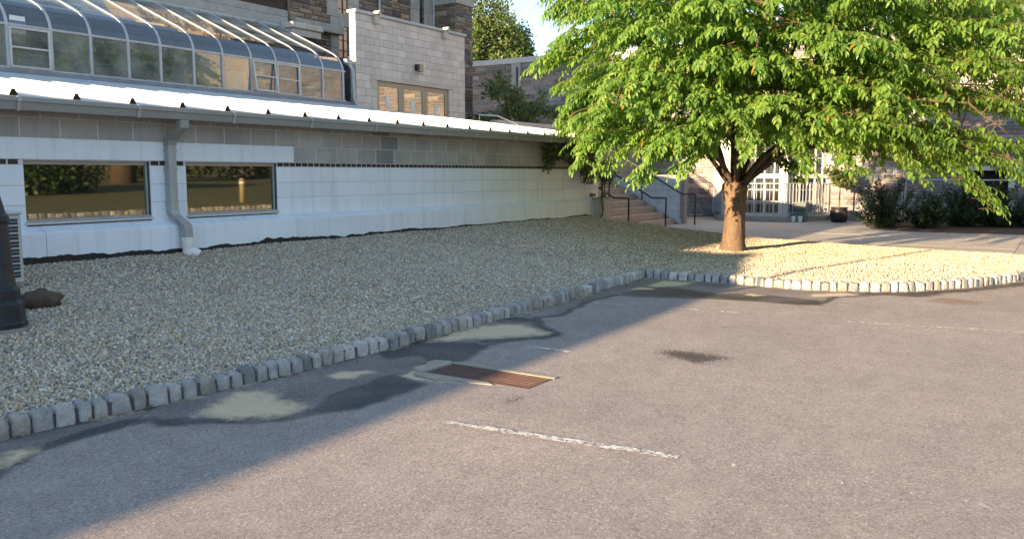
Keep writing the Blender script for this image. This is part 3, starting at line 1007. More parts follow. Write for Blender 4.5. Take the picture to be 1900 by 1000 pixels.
# ------------------------------------------------------------------ plaza of concrete slabs
def clip_half(poly, a, b_, c):
    out = []
    for p, q in zip(poly, poly[1:] + poly[:1]):
        dp_, dq = a * p[0] + b_ * p[1] - c, a * q[0] + b_ * q[1] - c
        if dp_ >= 0:
            out.append(p)
        if (dp_ >= 0) != (dq >= 0):
            t = dp_ / (dp_ - dq)
            out.append((p[0] + (q[0] - p[0]) * t, p[1] + (q[1] - p[1]) * t))
    return out


plz = thing('plaza', (24, 4, 0), 'concrete plaza of large slabs beyond the gravel bed', kind='structure')
edge = [(p[0], p[1]) for p in PLAZA_EDGE[::12]]
outline = edge + [(19.0, -12), (42, -12), (42, 16), (24.6, 16)]
gxs = [15, 20.6, 23.4, 26.2, 28.9, 42]
gys = [-12, -6, -2.2, 0.7, 3.6, 6.5, 9.4, 12.3, 16]
for i in range(len(gxs) - 1):
    for j in range(len(gys) - 1):
        p = outline
        for a, b_, c in ((1, 0, gxs[i] + .006), (-1, 0, -gxs[i + 1] + .006), (0, 1, gys[j] + .006), (0, -1, -gys[j + 1] + .006)):
            p = clip_half(p, a, b_, c)
            if len(p) < 3:
                break
        if len(p) >= 3:
            dz = 0.024 + random.uniform(0, 0.004)
            MB().prism(p, -0.12, dz).build('slab', M['concrete'], plz)
MB().poly([(x, y, 0.010) for x, y in [(19.8, -11.9), (42, -11.9), (42, 15.9), (24.6, 15.9), (24.7, 12.2), (21.9, 8.9), (20.1, 6.0), (19.6, 4.1), (19.0, 2.4), (18.9, -.6)]]).build('slab_joint', M['joint_dark'], plz)
mbed = MB()
MBED = catmull([(30, 5.3), (28.0, 5.0), (26.2, 4.5), (25.3, 3.2), (25.5, 1.9), (25.6, 0.4), (25.5, -3), (25.6, -8)], 0.05)[::10]
pts = [(p[0], p[1], 0.036) for p in MBED]
for a, b_ in zip(pts, pts[1:]):
    mbed.mesh([a, b_, (max(b_[0] + 1.2, 27.2), b_[1], 0.10), (max(a[0] + 1.2, 27.2), a[1], 0.10), (30, b_[1], 0.12), (30, a[1], 0.12)], [(0, 1, 2, 3), (3, 2, 4, 5)])
mbed.build('mulch_bed', M['mulch'], None, label='dark mulch bed at the foot of the stone wall', kind='structure')

# ------------------------------------------------------------------ low painted block building
lb = thing('low_building', (11, WALL_Y, 0.5), 'long low building of painted block with white metal roof', 'building')
WX0 = 1.2
W1 = (4.715, 6.165, 1.093, 1.738)
W2 = (6.66, 8.095, 1.093, 1.738)
CO = [1.038, 1.268, 1.475, 1.690]


def sub_spans(x0, x1, z0, z1, holes):
    sp = [(x0, x1)]
    for hx0, hx1, hz0, hz1 in holes:
        if z1 > hz0 + .01 and z0 < hz1 - .01:
            sp = [q for a, b_ in sp for q in ((a, min(b_, hx0)), (max(a, hx1), b_)) if q[1] - q[0] > 0.02]
    return sp


# backing walls (joints show in it)
mb = MB()
def wall_with_holes(mb, x0, x1, z0, z1, y, holes):
    zs = sorted({z0, z1, *[h[2] for h in holes], *[h[3] for h in holes]})
    for a, b_ in zip(zs, zs[1:]):
        for p, q in sub_spans(x0, x1, a, b_, holes):
            mb.poly([(p, y, a), (q, y, a), (q, y, b_), (p, y, b_)])
wall_with_holes(mb, WX0, CORNER_X - .01, 0.0, 1.69, WALL_Y + 0.012, [W1, W2])
for h in (W1, W2):
    x0, x1, z0, z1 = h
    yb = WALL_Y + 0.012
    mb.poly([(x0, yb, z0), (x1, yb, z0), (x1, yb + .15, z0), (x0, yb + .15, z0)])
    mb.poly([(x0, yb, z0), (x0, yb + .15, z0), (x0, yb + .15, z1), (x0, yb, z1)])
    mb.poly([(x1, yb, z0), (x1, yb, z1), (x1, yb + .15, z1), (x1, yb + .15, z0)])
mb.build('lower_wall', M['joint_dark'], lb)
mb = MB()
wall_with_holes(mb, WX0, CORNER_X - .01, 1.69, 2.36, WALL_Y + 0.0045, [W1, W2])
mb.box(CORNER_X - .012, CORNER_X - .01, WALL_Y + .01, 15.4, 0, 2.36)
mb.build('upper_wall', M['joint'], lb)

r = random.Random(11)
# painted courses: long blocks, tight vertical joints
for ci, (z0, z1) in enumerate(zip(CO, CO[1:])):
    for a, b_ in sub_spans(WX0, CORNER_X, z0, z1, [W1, W2]):
        x = a
        first = True
        while x < b_ - 0.01:
            L = 0.415 * r.choice([2, 3, 3, 4]) - (0.2075 if first and ci % 2 else 0)
            first = False
            xe = min(b_, x + L)
            if b_ - xe < 0.2:
                xe = b_
            MB().cbox(x + .0008, xe - .0008, WALL_Y + r.uniform(-.0012, .0012), WALL_Y + .05, z0 + .0042, z1 - .0042, 0.0025).build('painted_block', M['paint'], lb)
            x = xe
# painted lintel course above the windows, then bare block
LINT = 8.41
for a, b_ in ((WX0, 4.2), (4.2, 6.42), (6.42, LINT)):
    MB().cbox(a + .001, b_ - .001, WALL_Y - .006, WALL_Y + .05, 1.7475, 1.966, 0.003).build('lintel', M['paint'], lb)
for ci, (z0, z1, xs0) in enumerate(((1.7475, 1.968, LINT), (1.968, 2.178, WX0), (2.178, 2.34, WX0))):
    x = xs0 if ci == 0 else xs0 + (0.1 if ci == 1 else 0.32)
    pts = [xs0]
    while x < CORNER_X:
        if x > xs0:
            pts.append(x)
        x += 0.425
    pts.append(CORNER_X)
    for a, b_ in zip(pts, pts[1:]):
        if b_ - a < .03:
            continue
        dark = 10.15 < (a + b_) / 2 < 10.55
        MB().cbox(a + .008, b_ - .008, WALL_Y + r.uniform(-.0015, .0015), WALL_Y + .05, z0 + .004, z1 - .004, 0.003).build('concrete_block', M['cmu_dark'] if dark else M['cmu'], lb)
# brown glazed soldier bricks
tm = []
for w in (0.098, 0.088, 0.075):
    me = bpy.data.meshes.new('glazed_brick')
    q = MB().cbox(-w / 2, w / 2, -0.004, 0.05, 1.6945, 1.7435, 0.003)
    me.from_pydata(q.v, [], q.f); me.materials.append(M['tile']); tm.append((w, me))
for a, b_ in ((WX0, 4.70), (6.18, 6.65), (8.11, CORNER_X)):
    x = a
    while x < b_ - 0.06:
        w, me = r.choice(tm[:2] if x < 11 else tm)
        inst('glazed_brick', me, Matrix.Translation((x + w / 2 + .004, WALL_Y + r.uniform(-.002, .002), r.uniform(-.001, .001))), lb)
        x += w + 0.019
# plinth with chamfered top, in lengths, and black bitumen line at its foot
PX = [WX0, 3.2, 4.83, 8.285, 12.65, 14.3, 15.6, 16.75, CORNER_X + .02]
for a, b_ in zip(PX, PX[1:]):
    yo = WALL_Y - (0.14 if a < 8.28 else 0.13)
    MB().extrude_x([(yo, 0.0), (WALL_Y + .03, 0.0), (WALL_Y + .03, 1.055), (WALL_Y - .002, 1.046), (yo + .006, .985), (yo, .975)][::-1], a + .003, b_ - .003).build('plinth', M['paint'], lb)
mb = MB()
x = WX0
prev = None
rr = np.random.default_rng(5)
xs = np.arange(WX0, 17.6, 0.025)
up = 0.055 + 0.02 * vnoise(np.stack([xs, xs * 0], 1), 1.2, 1) + 0.017 * vnoise(np.stack([xs, xs * 0], 1), 5, 2) + 0.009 * vnoise(np.stack([xs, xs * 0], 1), 9, 3) + 0.006 * vnoise(np.stack([xs, xs * 0], 1), 27, 4)
up = up * np.interp(xs, [1, 8.3, 10.5, 13, 16.5, 17.7], [1.25, 1.2, 0.8, 0.35, 0.5, 0.9])
gzz = gravel_z(np.stack([xs, np.full_like(xs, 8.84)], 1))
V_, F_ = [], []
for i, xx in enumerate(xs):
    z = gzz[i]
    V_ += [(xx, WALL_Y - .146, z - .1), (xx, WALL_Y - .147, z + max(0.002, up[i])), (xx, WALL_Y - .12, z + max(0.002, up[i]) + .004)]
    if i:
        k = 3 * i
        F_ += [(k - 3, k, k + 1, k - 2), (k - 2, k + 1, k + 2, k - 1)]
mb.mesh(V_, F_).build('bitumen_strip', M['tar'], lb)
# windows
for x0, x1, z0, z1 in (W1, W2):
    f = MB()
    y0, y1 = WALL_Y + .045, WALL_Y + .09
    t = 0.022
    f.cbox(x0, x1, y0 - .03, y1, z0, z0 + t, .003).cbox(x0, x1, y0, y1, z1 - t, z1, .003).cbox(x0, x0 + t, y0, y1, z0 + t, z1 - t, .003).cbox(x1 - t, x1, y0, y1, z0 + t, z1 - t, .003)
    wf = f.build('window', M['pipe'], lb)
    MB().box(x0 + t, x1 - t, y0 + .02, y0 + .026, z0 + t, z1 - t).build('pane', M['glass_film'], wf)
    MB().box(x0 + t, x1 - t, y0 + .005, y0 + .018, z1 - t - .022, z1 - t - .001).build('head_bead', M['tan'], wf)
    MB().cbox(x0 - .03, x1 + .03, WALL_Y - .012, WALL_Y + .044, z0 - .028, z0 - .001, .004).build('window_sill', M['white_frame'], wf)
# roof
RY0, RZ0, RY1, RZ1 = 8.70, 2.362, 15.45, 3.23
RX0, RX1 = 1.2, CORNER_X + .35
sl = (RZ1 - RZ0) / (RY1 - RY0)
k = 0
x = RX0
while x < RX1 - .05:
    xe = min(RX1, x + 1.28)
    MB().mesh([(x + .001, RY0, RZ0), (xe - .001, RY0, RZ0), (xe - .001, RY1, RZ1), (x + .001, RY1, RZ1), (x + .001, RY0, RZ0 - .03), (xe - .001, RY0, RZ0 - .03), (xe - .001, RY1, RZ1 - .03), (x + .001, RY1, RZ1 - .03)],
              [(0, 1, 2, 3), (7, 6, 5, 4), (0, 4, 5, 1), (1, 5, 6, 2), (2, 6, 7, 3), (3, 7, 4, 0)]).build('roof_sheet', M['roof'], lb)
    x = xe
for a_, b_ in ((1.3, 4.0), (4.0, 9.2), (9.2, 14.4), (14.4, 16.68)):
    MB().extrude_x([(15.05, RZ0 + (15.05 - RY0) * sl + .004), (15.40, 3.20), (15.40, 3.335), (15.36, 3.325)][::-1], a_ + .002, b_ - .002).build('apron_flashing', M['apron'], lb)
ribm = bpy.data.meshes.new('roof_rib')
q = MB()
prof = [(-.045, 0), (-.016, .062), (.016, .062), (.045, 0)]
n = len(prof)
vs = [(px, 0, pz) for px, pz in prof] + [(px, RY1 - RY0, (RZ1 - RZ0) + pz) for px, pz in prof]
q.mesh(vs, [(0, 1, 5, 4), (1, 2, 6, 5), (2, 3, 7, 6)], 0)
q.mesh(vs[:4], [(3, 2, 1, 0)], 1)  # closed end face, coloured dark for the shade inside a hollow rib
ribm.from_pydata(q.v, [], q.f)
for m_ in (M['roof'], M['rib_shade']):
    ribm.materials.append(m_)
ribm.polygons.foreach_set('material_index', q.m)
x = 4.5 - 0.64 * 5
while x < RX1 - .05:
    inst('roof_rib', ribm, Matrix.Translation((x, RY0 - .005, RZ0 + .001)), lb)
    x += 0.641
# fascia, soffit, gutter
MB().box(RX0, RX1, 8.80, WALL_Y + .0, 2.325, 2.333).box(RX0, RX1, 8.80, 8.815, 2.24, 2.325).build('fascia', M['gutter'], lb)
gt = MB().extrude_x([(8.80, 2.345), (8.80, 2.225), (8.695, 2.225), (8.675, 2.30), (8.66, 2.307), (8.66, 2.348), (8.668, 2.348), (8.668, 2.315), (8.684, 2.308), (8.703, 2.235), (8.79, 2.235), (8.79, 2.345)], RX0, RX1)
gut = gt.build('gutter', M['gutter'], lb)
x = 4.54 - 1.305 * 2
while x < RX1:
    MB().extrude_x([(8.655, 2.305), (8.672, 2.302), (8.690, 2.222), (8.805, 2.222), (8.805, 2.216), (8.684, 2.216), (8.664, 2.298), (8.652, 2.301), (8.652, 2.352), (8.70, 2.356), (8.70, 2.351), (8.656, 2.349)], x - .019, x + .019).build('gutter_strap', M['pipe'], gut)
    x += 1.305
# end wall facing the plaza
r = random.Random(19)
for ci in range(8):
    z0 = 0.62 + ci * 0.21
    y = WALL_Y + .002 - (0.2 if ci % 2 else 0)
    while y < 15.3:
        a, b_ = max(y, WALL_Y + .06), min(y + .42, 15.3)
        if b_ - a > .05:
            MB().cbox(CORNER_X - .06, CORNER_X + r.uniform(-.002, .002), a + .003, b_ - .003, z0 + .003, z0 + .207, .003).build('concrete_block', M['cmu'] if ci > 4 else M['paint'], lb)
        y += .42

# downpipe on the low building: a thing of its own hung on the wall
dpx = 6.42
dp_ = thing('downpipe', (dpx, 8.8, 0.6), 'grey square downpipe with white plastic foot between the two windows', 'downpipe')
def sq_tube(mb, path, w, d):
    base = None
    for i, (x, y, z) in enumerate(path):
        ring = [(x - w, y - d, z), (x + w, y - d, z), (x + w, y + d, z), (x - w, y + d, z)]
        n = len(mb.v)
        mb.v += ring
        if base is not None:
            for k in range(4):
                mb.f.append((base + k, base + (k + 1) % 4, n + (k + 1) % 4, n + k)); mb.m.append(0)
        else:
            mb.f.append((n + 3, n + 2, n + 1, n)); mb.m.append(0)
        base = n
    mb.f.append((base, base + 1, base + 2, base + 3)); mb.m.append(0)
mb = MB(); sq_tube(mb, [(dpx + .02, 8.735, 2.222), (dpx + .02, 8.735, 2.13), (dpx - .01, 8.93, 1.99), (dpx - .01, 8.945, 1.93)], .058, .045); mb.build('outlet_elbow', M['gutter'], dp_)
mb = MB(); sq_tube(mb, [(dpx - .01, 8.945, 1.93), (dpx - .01, 8.945, 1.16)], .052, .042); mb.build('pipe', M['pipe'], dp_)
mb = MB(); sq_tube(mb, [(dpx - .01, 8.945, 1.165), (dpx, 8.93, 1.11), (dpx + .045, 8.785, 0.99), (dpx + .05, 8.78, 0.93), (dpx + .05, 8.78, 0.80)], .055, .044); mb.build('lower_elbow', M['pipe'], dp_)
for z in (1.86, 1.64, 1.25):
    MB().box(dpx - .072, dpx + .052, 8.897, 8.9985, z, z + .022).build('bracket', M['pipe'], dp_)
gzp = gz(dpx, 8.75)
MB().lathe(dpx + .05, 8.775, [(.058, gzp - .08), (.058, gzp + .10), (.066, gzp + .105), (.066, gzp + .20), (.062, gzp + .205)], 18).build('plastic_foot', M['pvc'], dp_)
MB().tube([(dpx + .06, 8.79, gzp + .05), (dpx + .10, 8.75, gzp + .03), (dpx + .15, 8.71, gzp - .01)], [.055, .06, .066], 14).build('outlet', M['pvc'], dp_)

# unseen wing left of the frame, added and shaped to cast the asphalt's shadow edge
wg = thing('shadow_wing', (0, 8, 0), 'unseen gabled wing left of the gravel bed, added to shade the asphalt', 'building')
MB().mesh([(-14, 7.2, 0), (1.05, 7.2, 0), (1.05, 9.9, 0), (-14, 9.9, 0), (-14, 7.2, 2.3), (1.05, 7.2, 2.3), (1.05, 9.9, 2.67), (-14, 9.9, 2.67), (-14, 8.4, 2.83), (1.05, 8.4, 2.83)],
          [(0, 1, 5, 4), (1, 2, 6, 9, 5), (2, 3, 7, 6), (3, 0, 4, 8, 7)]).build('wall', M['paint'], wg)
MB().mesh([(-14.2, 6.72, 2.33), (1.3, 7.06, 2.33), (1.3, 8.4, 2.88), (-14.2, 8.4, 2.88), (-14.2, 10.0, 2.72), (1.3, 10.0, 2.72), (-14.2, 6.72, 2.29), (1.3, 7.06, 2.29), (1.3, 8.4, 2.86), (-14.2, 8.4, 2.86), (-14.2, 10.0, 2.68), (1.3, 10.0, 2.68)],
          [(0, 1, 2, 3), (3, 2, 5, 4), (6, 9, 8, 7), (9, 10, 11, 8), (0, 6, 7, 1), (4, 5, 11, 10), (1, 7, 8, 2), (2, 8, 11, 5)]).build('roof', M['roof'], wg)

# ------------------------------------------------------------------ pillar with valves at the building corner
pil = thing('corner_pier', (17.5, 8.75, 0.5), 'short grey masonry pier at the end of the low wall', 'pier')
MB().cbox(17.22, 17.70, 8.66, 8.90, 0.2, 1.03, .01).build('block', M['cmu'], pil)
MB().cbox(17.20, 17.72, 8.64, 8.90, 1.031, 1.06, .008).build('cap', M['limestone_grey'], pil)
vp = thing('standpipe_valve', (17.25, 8.60, 0.7), 'green bronze valve and pipes at the corner pier', 'valve')
MB().tube([(17.05, 8.86, 1.12), (17.18, 8.80, 1.12)], .03, 12).tube([(17.05, 8.84, 1.12), (17.05, 8.80, 1.12)], .05, 12).build('inlet', M['brass'], vp)
MB().lathe(17.52, 8.76, [(.10, 1.061), (.11, 1.075), (.06, 1.11), (.05, 1.2), (.035, 1.25)], 14).build('valve_body', M['brass'], vp)
MB().tube([(17.47, 8.76, 1.18), (17.40, 8.74, 1.23), (17.36, 8.74, 1.29)], [.028, .03, .035], 10).build('outlet', M['brass'], vp)
MB().tube([(17.17, 8.62, 1.9), (17.16, 8.62, 1.05), (17.15, 8.60, .95), (17.18, 8.60, .80), (17.16, 8.60, .70), (17.05, 8.62, .55), (16.9, 8.66, .53)], .018, 8).build('pipe', M['iron'], vp)
MB().tube([(17.165, 8.60, 1.25), (17.165, 8.60, 1.18)], .036, 10).tube([(17.155, 8.60, .98), (17.155, 8.60, .90)], .036, 10).build('coupling', M['brass'], vp)

# ------------------------------------------------------------------ stone walling
def stone_unit(i):
    r = random.Random(500 + i)
    j = lambda a: r.uniform(-a, a)
    o_ = [(-.5 + j(.02), -.5 + j(.05)), (.5 + j(.02), -.5 + j(.05)), (.5 + j(.02), .5 + j(.05)), (-.5 + j(.02), .5 + j(.05))]
    vs = [(u, 0, z) for u, z in o_]
    vs += [(u * .985, .7, z * .97) for u, z in o_]
    vs += [(u * .93, 1.0 + j(.25), z * .80) for u, z in o_]
    fs = []
    for b_ in (0, 4):
        for k in range(4):
            fs.append((b_ + k, b_ + (k + 1) % 4, b_ + 4 + (k + 1) % 4, b_ + 4 + k))
    fs.append((8, 9, 10, 11))
    return vs, fs


UNITS = [stone_unit(i) for i in range(8)]


def stone_rows(u0, u1, z0, z1, seed, hs=(0.07, 0.19), ls=(0.18, 0.75), holes=(), joint=0.018):
    r = random.Random(seed)
    out = []
    z = z0
    while z < z1 - 0.03:
        h = min(r.uniform(*hs), z1 - z)
        if z1 - z - h < 0.05:
            h = z1 - z
        u = u0 - r.uniform(0, .3)
        while u < u1:
            L = r.uniform(*ls) * (0.75 + h * 2.2)
            parts = [(z, h)]
            if h > 0.13 and r.random() < 0.35:
                s_ = r.uniform(.4, .6)
                parts = [(z, h * s_), (z + h * s_, h * (1 - s_))]
            for zz, hh in parts:
                for a, b_ in sub_spans(max(u, u0), min(u + L, u1), zz, zz + hh, holes):
                    if b_ - a > 0.05:
                        out.append(((a + b_) / 2, zz + hh / 2, b_ - a - joint, hh - joint * .8, 0.03 + r.uniform(-.012, .016), r.randrange(8)))
            u += L
        z += h
    return out


def lay_stones(parent, rows, to_world, mat, want, visible=None, budget=[0]):
    """rows: (u,z,L,H,depth,unit); to_world(u,z,d) gives a point; the largest in view become objects, the rest one stuff part"""
    scored = []
    for s_ in rows:
        p = to_world(s_[0], s_[1], 0.03)
        px = project(p)
        ok = -20 < px[0] < 1920 and -20 < px[1] < 1020 and (visible is None or visible(px))
        scored.append((s_[2] * s_[3] / px[2] ** 2 if ok else -1, s_))
    scored.sort(key=lambda t: -t[0])
    big = [s_ for sc, s_ in scored[:want] if sc > 0]
    rest = [s_ for sc, s_ in scored[len(big):]]
    o_ = Vector(to_world(0, 0, 0)); ux = Vector(to_world(1, 0, 0)) - o_; uz = Vector(to_world(0, 1, 0)) - o_; un = Vector(to_world(0, 0, 1)) - o_
    mes = []
    for vs, fs in UNITS:
        me = bpy.data.meshes.new('stone')
        me.from_pydata([tuple(ux * a + un * b_ + uz * c) for a, b_, c in vs], [], fs)
        me.materials.append(mat)
        mes.append(me)
    B = Matrix((ux, un, uz)).transposed()
    for u, z, L, H, d, k in big:
        sc = B @ Matrix.Diagonal((L, d, H)) @ B.transposed()
        mw = sc.to_4x4()
        mw.translation = o_ + ux * u + uz * z
        inst('stone', mes[k], mw, parent)
    if rest:
        mb = MB()
        for u, z, L, H, d, k in rest:
            vs, fs = UNITS[k]
            mb.mesh([o_ + ux * (u + a * L) + un * (b_ * d) + uz * (z + c * H) for a, b_, c in vs], fs)
        mb.build('stonework', mat, parent, kind='stuff')


# ------------------------------------------------------------------ tall brown stone building (behind the greenhouse)
GYW = 18.2
gb = thing('stone_hall', (20, GYW, 0), 'tall brown rubble stone hall rising behind the greenhouse', 'building')
GWIN = [(18.52, 19.62, 4.0, 8.2), (22.3, 23.25, 4.0, 9.0)]
mb = MB()
mb.box(17.0, 24.38, GYW + .0, GYW + .4, 0, 11)
mb.box(16.98, 17.0, GYW + .0, 26, 5.6, 11)
hw = mb.build('wall', M['mortar_brown'], gb)
rows = stone_rows(17.0, 24.38, 5.2, 11, 1, (.06, .17), (.16, .55), GWIN)
lay_stones(hw, rows, lambda u, z, d: (u, GYW - d, z), M['stone_brown'], 220, lambda px: 515 < px[0] < 880 and px[1] < 75)
rows = stone_rows(18.2, 26, 5.6, 10, 2, (.06, .17), (.16, .55))
lay_stones(hw, rows, lambda u, z, d: (16.98 - d, u, z), M['stone_brown'], 0)
# wall the greenhouse leans on
bw = MB().box(-6.4, 16.98, GYW - .1, GYW + .3, 0, 5.5).build('back_wall', M['mortar_brown'], gb)
rows = stone_rows(7.2, 16.9, 2.6, 5.45, 3, (.08, .19), (.2, .7))
lay_stones(bw, rows, lambda u, z, d: (u, GYW - .1 - d, z), M['stone_brown'], 80, lambda px: px[1] < 170 and px[0] < 640)
MB().cbox(-6.4, 16.55, GYW - .32, GYW + .3, 5.52, 5.62, .01).cbox(-6.4, 16.75, GYW - .22, GYW + .3, 5.62, 5.80, .02).build('ledge', M['limestone_grey'], gb)
MB().cbox(13.4, 16.85, GYW - .12, GYW + .3, 5.805, 6.02, .03).build('ledge', M['limestone_grey'], gb)
MB().box(14.9, 16.98, GYW + .05, GYW + .3, 6.03, 6.35).build('dark_brick_band', M['tile'], gb)
MB().cbox(14.9, 16.9, GYW - .25, GYW + .3, 6.36, 6.50, .02).build('ledge', M['limestone_grey'], gb)
MB().cbox(16.4, 17.55, GYW - .75, GYW - .0, 5.46, 5.62, .02).cbox(16.45, 17.5, GYW - .7, GYW, 5.27, 5.455, .01).build('offset_stone', M['limestone'], gb)
MB().cbox(17.0, 18.9, GYW - .25, GYW - .003, 5.62, 5.86, .02).build('string_course', M['limestone_grey'], gb)
for x0, x1, z0, z1 in GWIN:
    w = MB()
    t = .34
    y0, y1 = GYW - .06, GYW + .1
    zz = z0
    r = random.Random(int(x0 * 10))
    while zz < z1 - .05:
        h = min(r.uniform(.3, .5), z1 - zz)
        e = r.choice([0, .12])
        w.cbox(x0 - e, x0 + t, y0, y1, zz, zz + h - .006, .008)
        e = r.choice([0, .12])
        w.cbox(x1 - t, x1 + e, y0, y1, zz, zz + h - .006, .008)
        zz += h
    w.cbox(x0 + t, x1 - t, y0, y1, 5.9 if x0 < 20 else 5.5, 6.28 if x0 < 20 else 5.75, .008)
    wo_ = w.build('window_surround', M['limestone_grey'], gb)
    MB().box(x0 + t, x1 - t, GYW - .01, GYW - .004, z0, z1).build('window_glass', M['glass_dark'], wo_)
    b_ = MB()
    b_.box((x0 + x1) / 2 - .012, (x0 + x1) / 2 + .012, GYW - .03, GYW - .011, z0, z1)
    for zz in np.arange(z0 + .3, z1, .3):
        b_.box(x0 + t, x1 - t, GYW - .028, GYW - .012, zz, zz + .018)
    b_.build('glazing_bar', M['iron'], wo_)
for x in (20.62, 23.36):
    MB().tube([(x, GYW - .09, 5), (x, GYW - .09, 10.5)], .035, 10).build('drainpipe', M['pipe'], gb)
# corner buttress
bt = MB().box(23.45, 24.36, GYW - .95, GYW - .003, 0, 7.2).build('buttress', M['mortar_brown'], gb)
lay_stones(bt, stone_rows(23.45, 24.36, 3, 7.2, 4, (.08, .2), (.25, .6)), lambda u, z, d: (u, GYW - .95 - d, z), M['stone_brown'], 0)
lay_stones(bt, stone_rows(GYW - .95, GYW, 3, 7.2, 5, (.08, .2), (.25, .6)), lambda u, z, d: (23.45 - d, u, z), M['stone_brown'], 0)
MB().mesh([(23.38, GYW - 1.02, 7.2), (24.42, GYW - 1.02, 7.2), (24.42, GYW - .0, 7.2), (23.38, GYW, 7.2), (23.38, GYW - 1.02, 7.55), (24.42, GYW - 1.02, 7.55), (24.42, GYW - .0, 8.5), (23.38, GYW, 8.5)],
          [(3, 2, 1, 0), (0, 1, 5, 4), (4, 5, 6, 7), (1, 2, 6, 5), (0, 4, 7, 3)]).build('buttress_cap', M['limestone_grey'], gb)

# ------------------------------------------------------------------ greenhouse
gh = thing('greenhouse', (12, 15.5, 3.2), 'lean-to greenhouse with curved glass eaves above the white roof', 'greenhouse')
GHY = 15.5
MULL = [-6.2, -5.45, -4.7, -3.95, -3.2, -2.45, -1.7, -.95, -.2, .55, 1.3, 2.05, 2.8, 3.55, 4.3, 5.05, 5.8, 6.55, 7.25, 7.98, 8.75, 9.50, 10.27, 10.98, 11.77, 12.51, 13.29, 14.01, 14.76, 15.51, 16.22]
ZB, ZS = 3.43, 4.17
arc = [(GHY, ZS), (GHY + .03, 4.29), (GHY + .10, 4.42), (GHY + .20, 4.535), (GHY + .32, 4.62), (GHY + .45, 4.685)]
TOP = (GYW - .35, 4.685 + (GYW - .35 - GHY - .45) * .44)
MB().cbox(-6.2, 16.35, GHY - .13, GHY + .12, 3.325, 3.41, .01).build('sill', M['sill'], gh)
MB().box(-6.2, 16.33, GHY - .085, GHY + .1, 3.05, 3.324).build('base_wall', M['sill'], gh)
def rib_mesh(w=.028, d=.07):
    prof = [(GHY, ZB - .03)] + arc + [TOP]
    mb = MB()
    for i, (y, z) in enumerate(prof):
        if i == 0:
            ty, tz = 0, 1
        elif i == len(prof) - 1:
            ty, tz = prof[i][0] - prof[i - 1][0], prof[i][1] - prof[i - 1][1]
        else:
            ty, tz = prof[i + 1][0] - prof[i - 1][0], prof[i + 1][1] - prof[i - 1][1]
        l = math.hypot(ty, tz); ny, nz = -tz / l, ty / l
        for sx, dd in ((-w, 0.012), (w, 0.012), (w, -d), (-w, -d)):
            mb.v.append((sx, y + ny * dd, z + nz * dd))
    for i in range(len(prof) - 1):
        for k in range(4):
            mb.f.append((4 * i + k, 4 * i + (k + 1) % 4, 4 * i + 4 + (k + 1) % 4, 4 * i + 4 + k))
    mb.f += [(3, 2, 1, 0), tuple(4 * (len(prof) - 1) + k for k in range(4))]
    me = bpy.data.meshes.new('rib')
    me.from_pydata(mb.v, [], mb.f)
    me.materials.append(M['alu'])
    return me
RIB = rib_mesh()
for x in MULL:
    inst('rib', RIB, Matrix.Translation((x, 0, 0)), gh)
MB().box(-6.2, 16.3, GHY - .008, GHY + .04, ZS - .02, ZS + .02).build('transom', M['alu'], gh)
MB().box(-6.2, 16.3, GHY - .008, GHY + .05, ZB - .03, ZB + .02).build('bottom_rail', M['alu'], gh)
MB().box(-6.2, 16.3, TOP[0] - .02, TOP[0] + .05, TOP[1] - .05, TOP[1] + .03).build('ridge_rail', M['alu'], gh)
pu = MB()
for t in (.38, .72):
    y = GHY + .45 + (TOP[0] - GHY - .45) * t
    z = 4.685 + (TOP[1] - 4.685) * t
    pu.box(-6.2, 16.3, y - .02, y + .02, z - .10, z - .06)
pu.build('purlin', M['alu'], gh)
SASH = {(7.98, 8.75): 0, (13.29, 14.01): 1, (14.01, 14.76): 0}
for a, b_ in zip(MULL, MULL[1:]):
    x0, x1 = a + .026, b_ - .026
    MB().box(x0, x1, GHY + .012, GHY + .016, ZB + .015, ZS - .018).build('pane', M['glass'], gh)
    q = MB()
    for (y0, z0), (y1, z1) in zip(arc, arc[1:]):
        q.poly([(x0, y0 + .002, z0 + .018 * (z0 == ZS)), (x1, y0 + .002, z0 + .018 * (z0 == ZS)), (x1, y1 + .002, z1), (x0, y1 + .002, z1)])
    q.build('curved_pane', M['glass_curve'], gh, smooth=True)
    MB().poly([(x0, arc[-1][0], arc[-1][1]), (x1, arc[-1][0], arc[-1][1]), (x1, TOP[0], TOP[1] - .002), (x0, TOP[0], TOP[1] - .002)]).build('roof_pane', M['glass_roof'], gh)
    if (a, b_) in SASH:
        tilt = SASH[(a, b_)]
        s_ = MB()
        t = .035
        yb = GHY - .03
        zt, zb_ = ZS - .03, ZB + .01
        s_.box(x0, x1, yb, yb + .03, zt - t, zt).box(x0, x1, yb, yb + .03, zb_, zb_ + t).box(x0, x0 + t, yb, yb + .03, zb_ + t, zt - t).box(x1 - t, x1, yb, yb + .03, zb_ + t, zt - t).box(x0 + t, x1 - t, yb + .004, yb + .026, (zt + zb_) / 2 - .014, (zt + zb_) / 2 + .014)
        if tilt:
            s_.v = [(x, yb + (y - yb) - (zt - z) * .16, z + (zt - z) * .02) for x, y, z in s_.v]
        s_.build('vent_sash', M['white_frame'], gh)
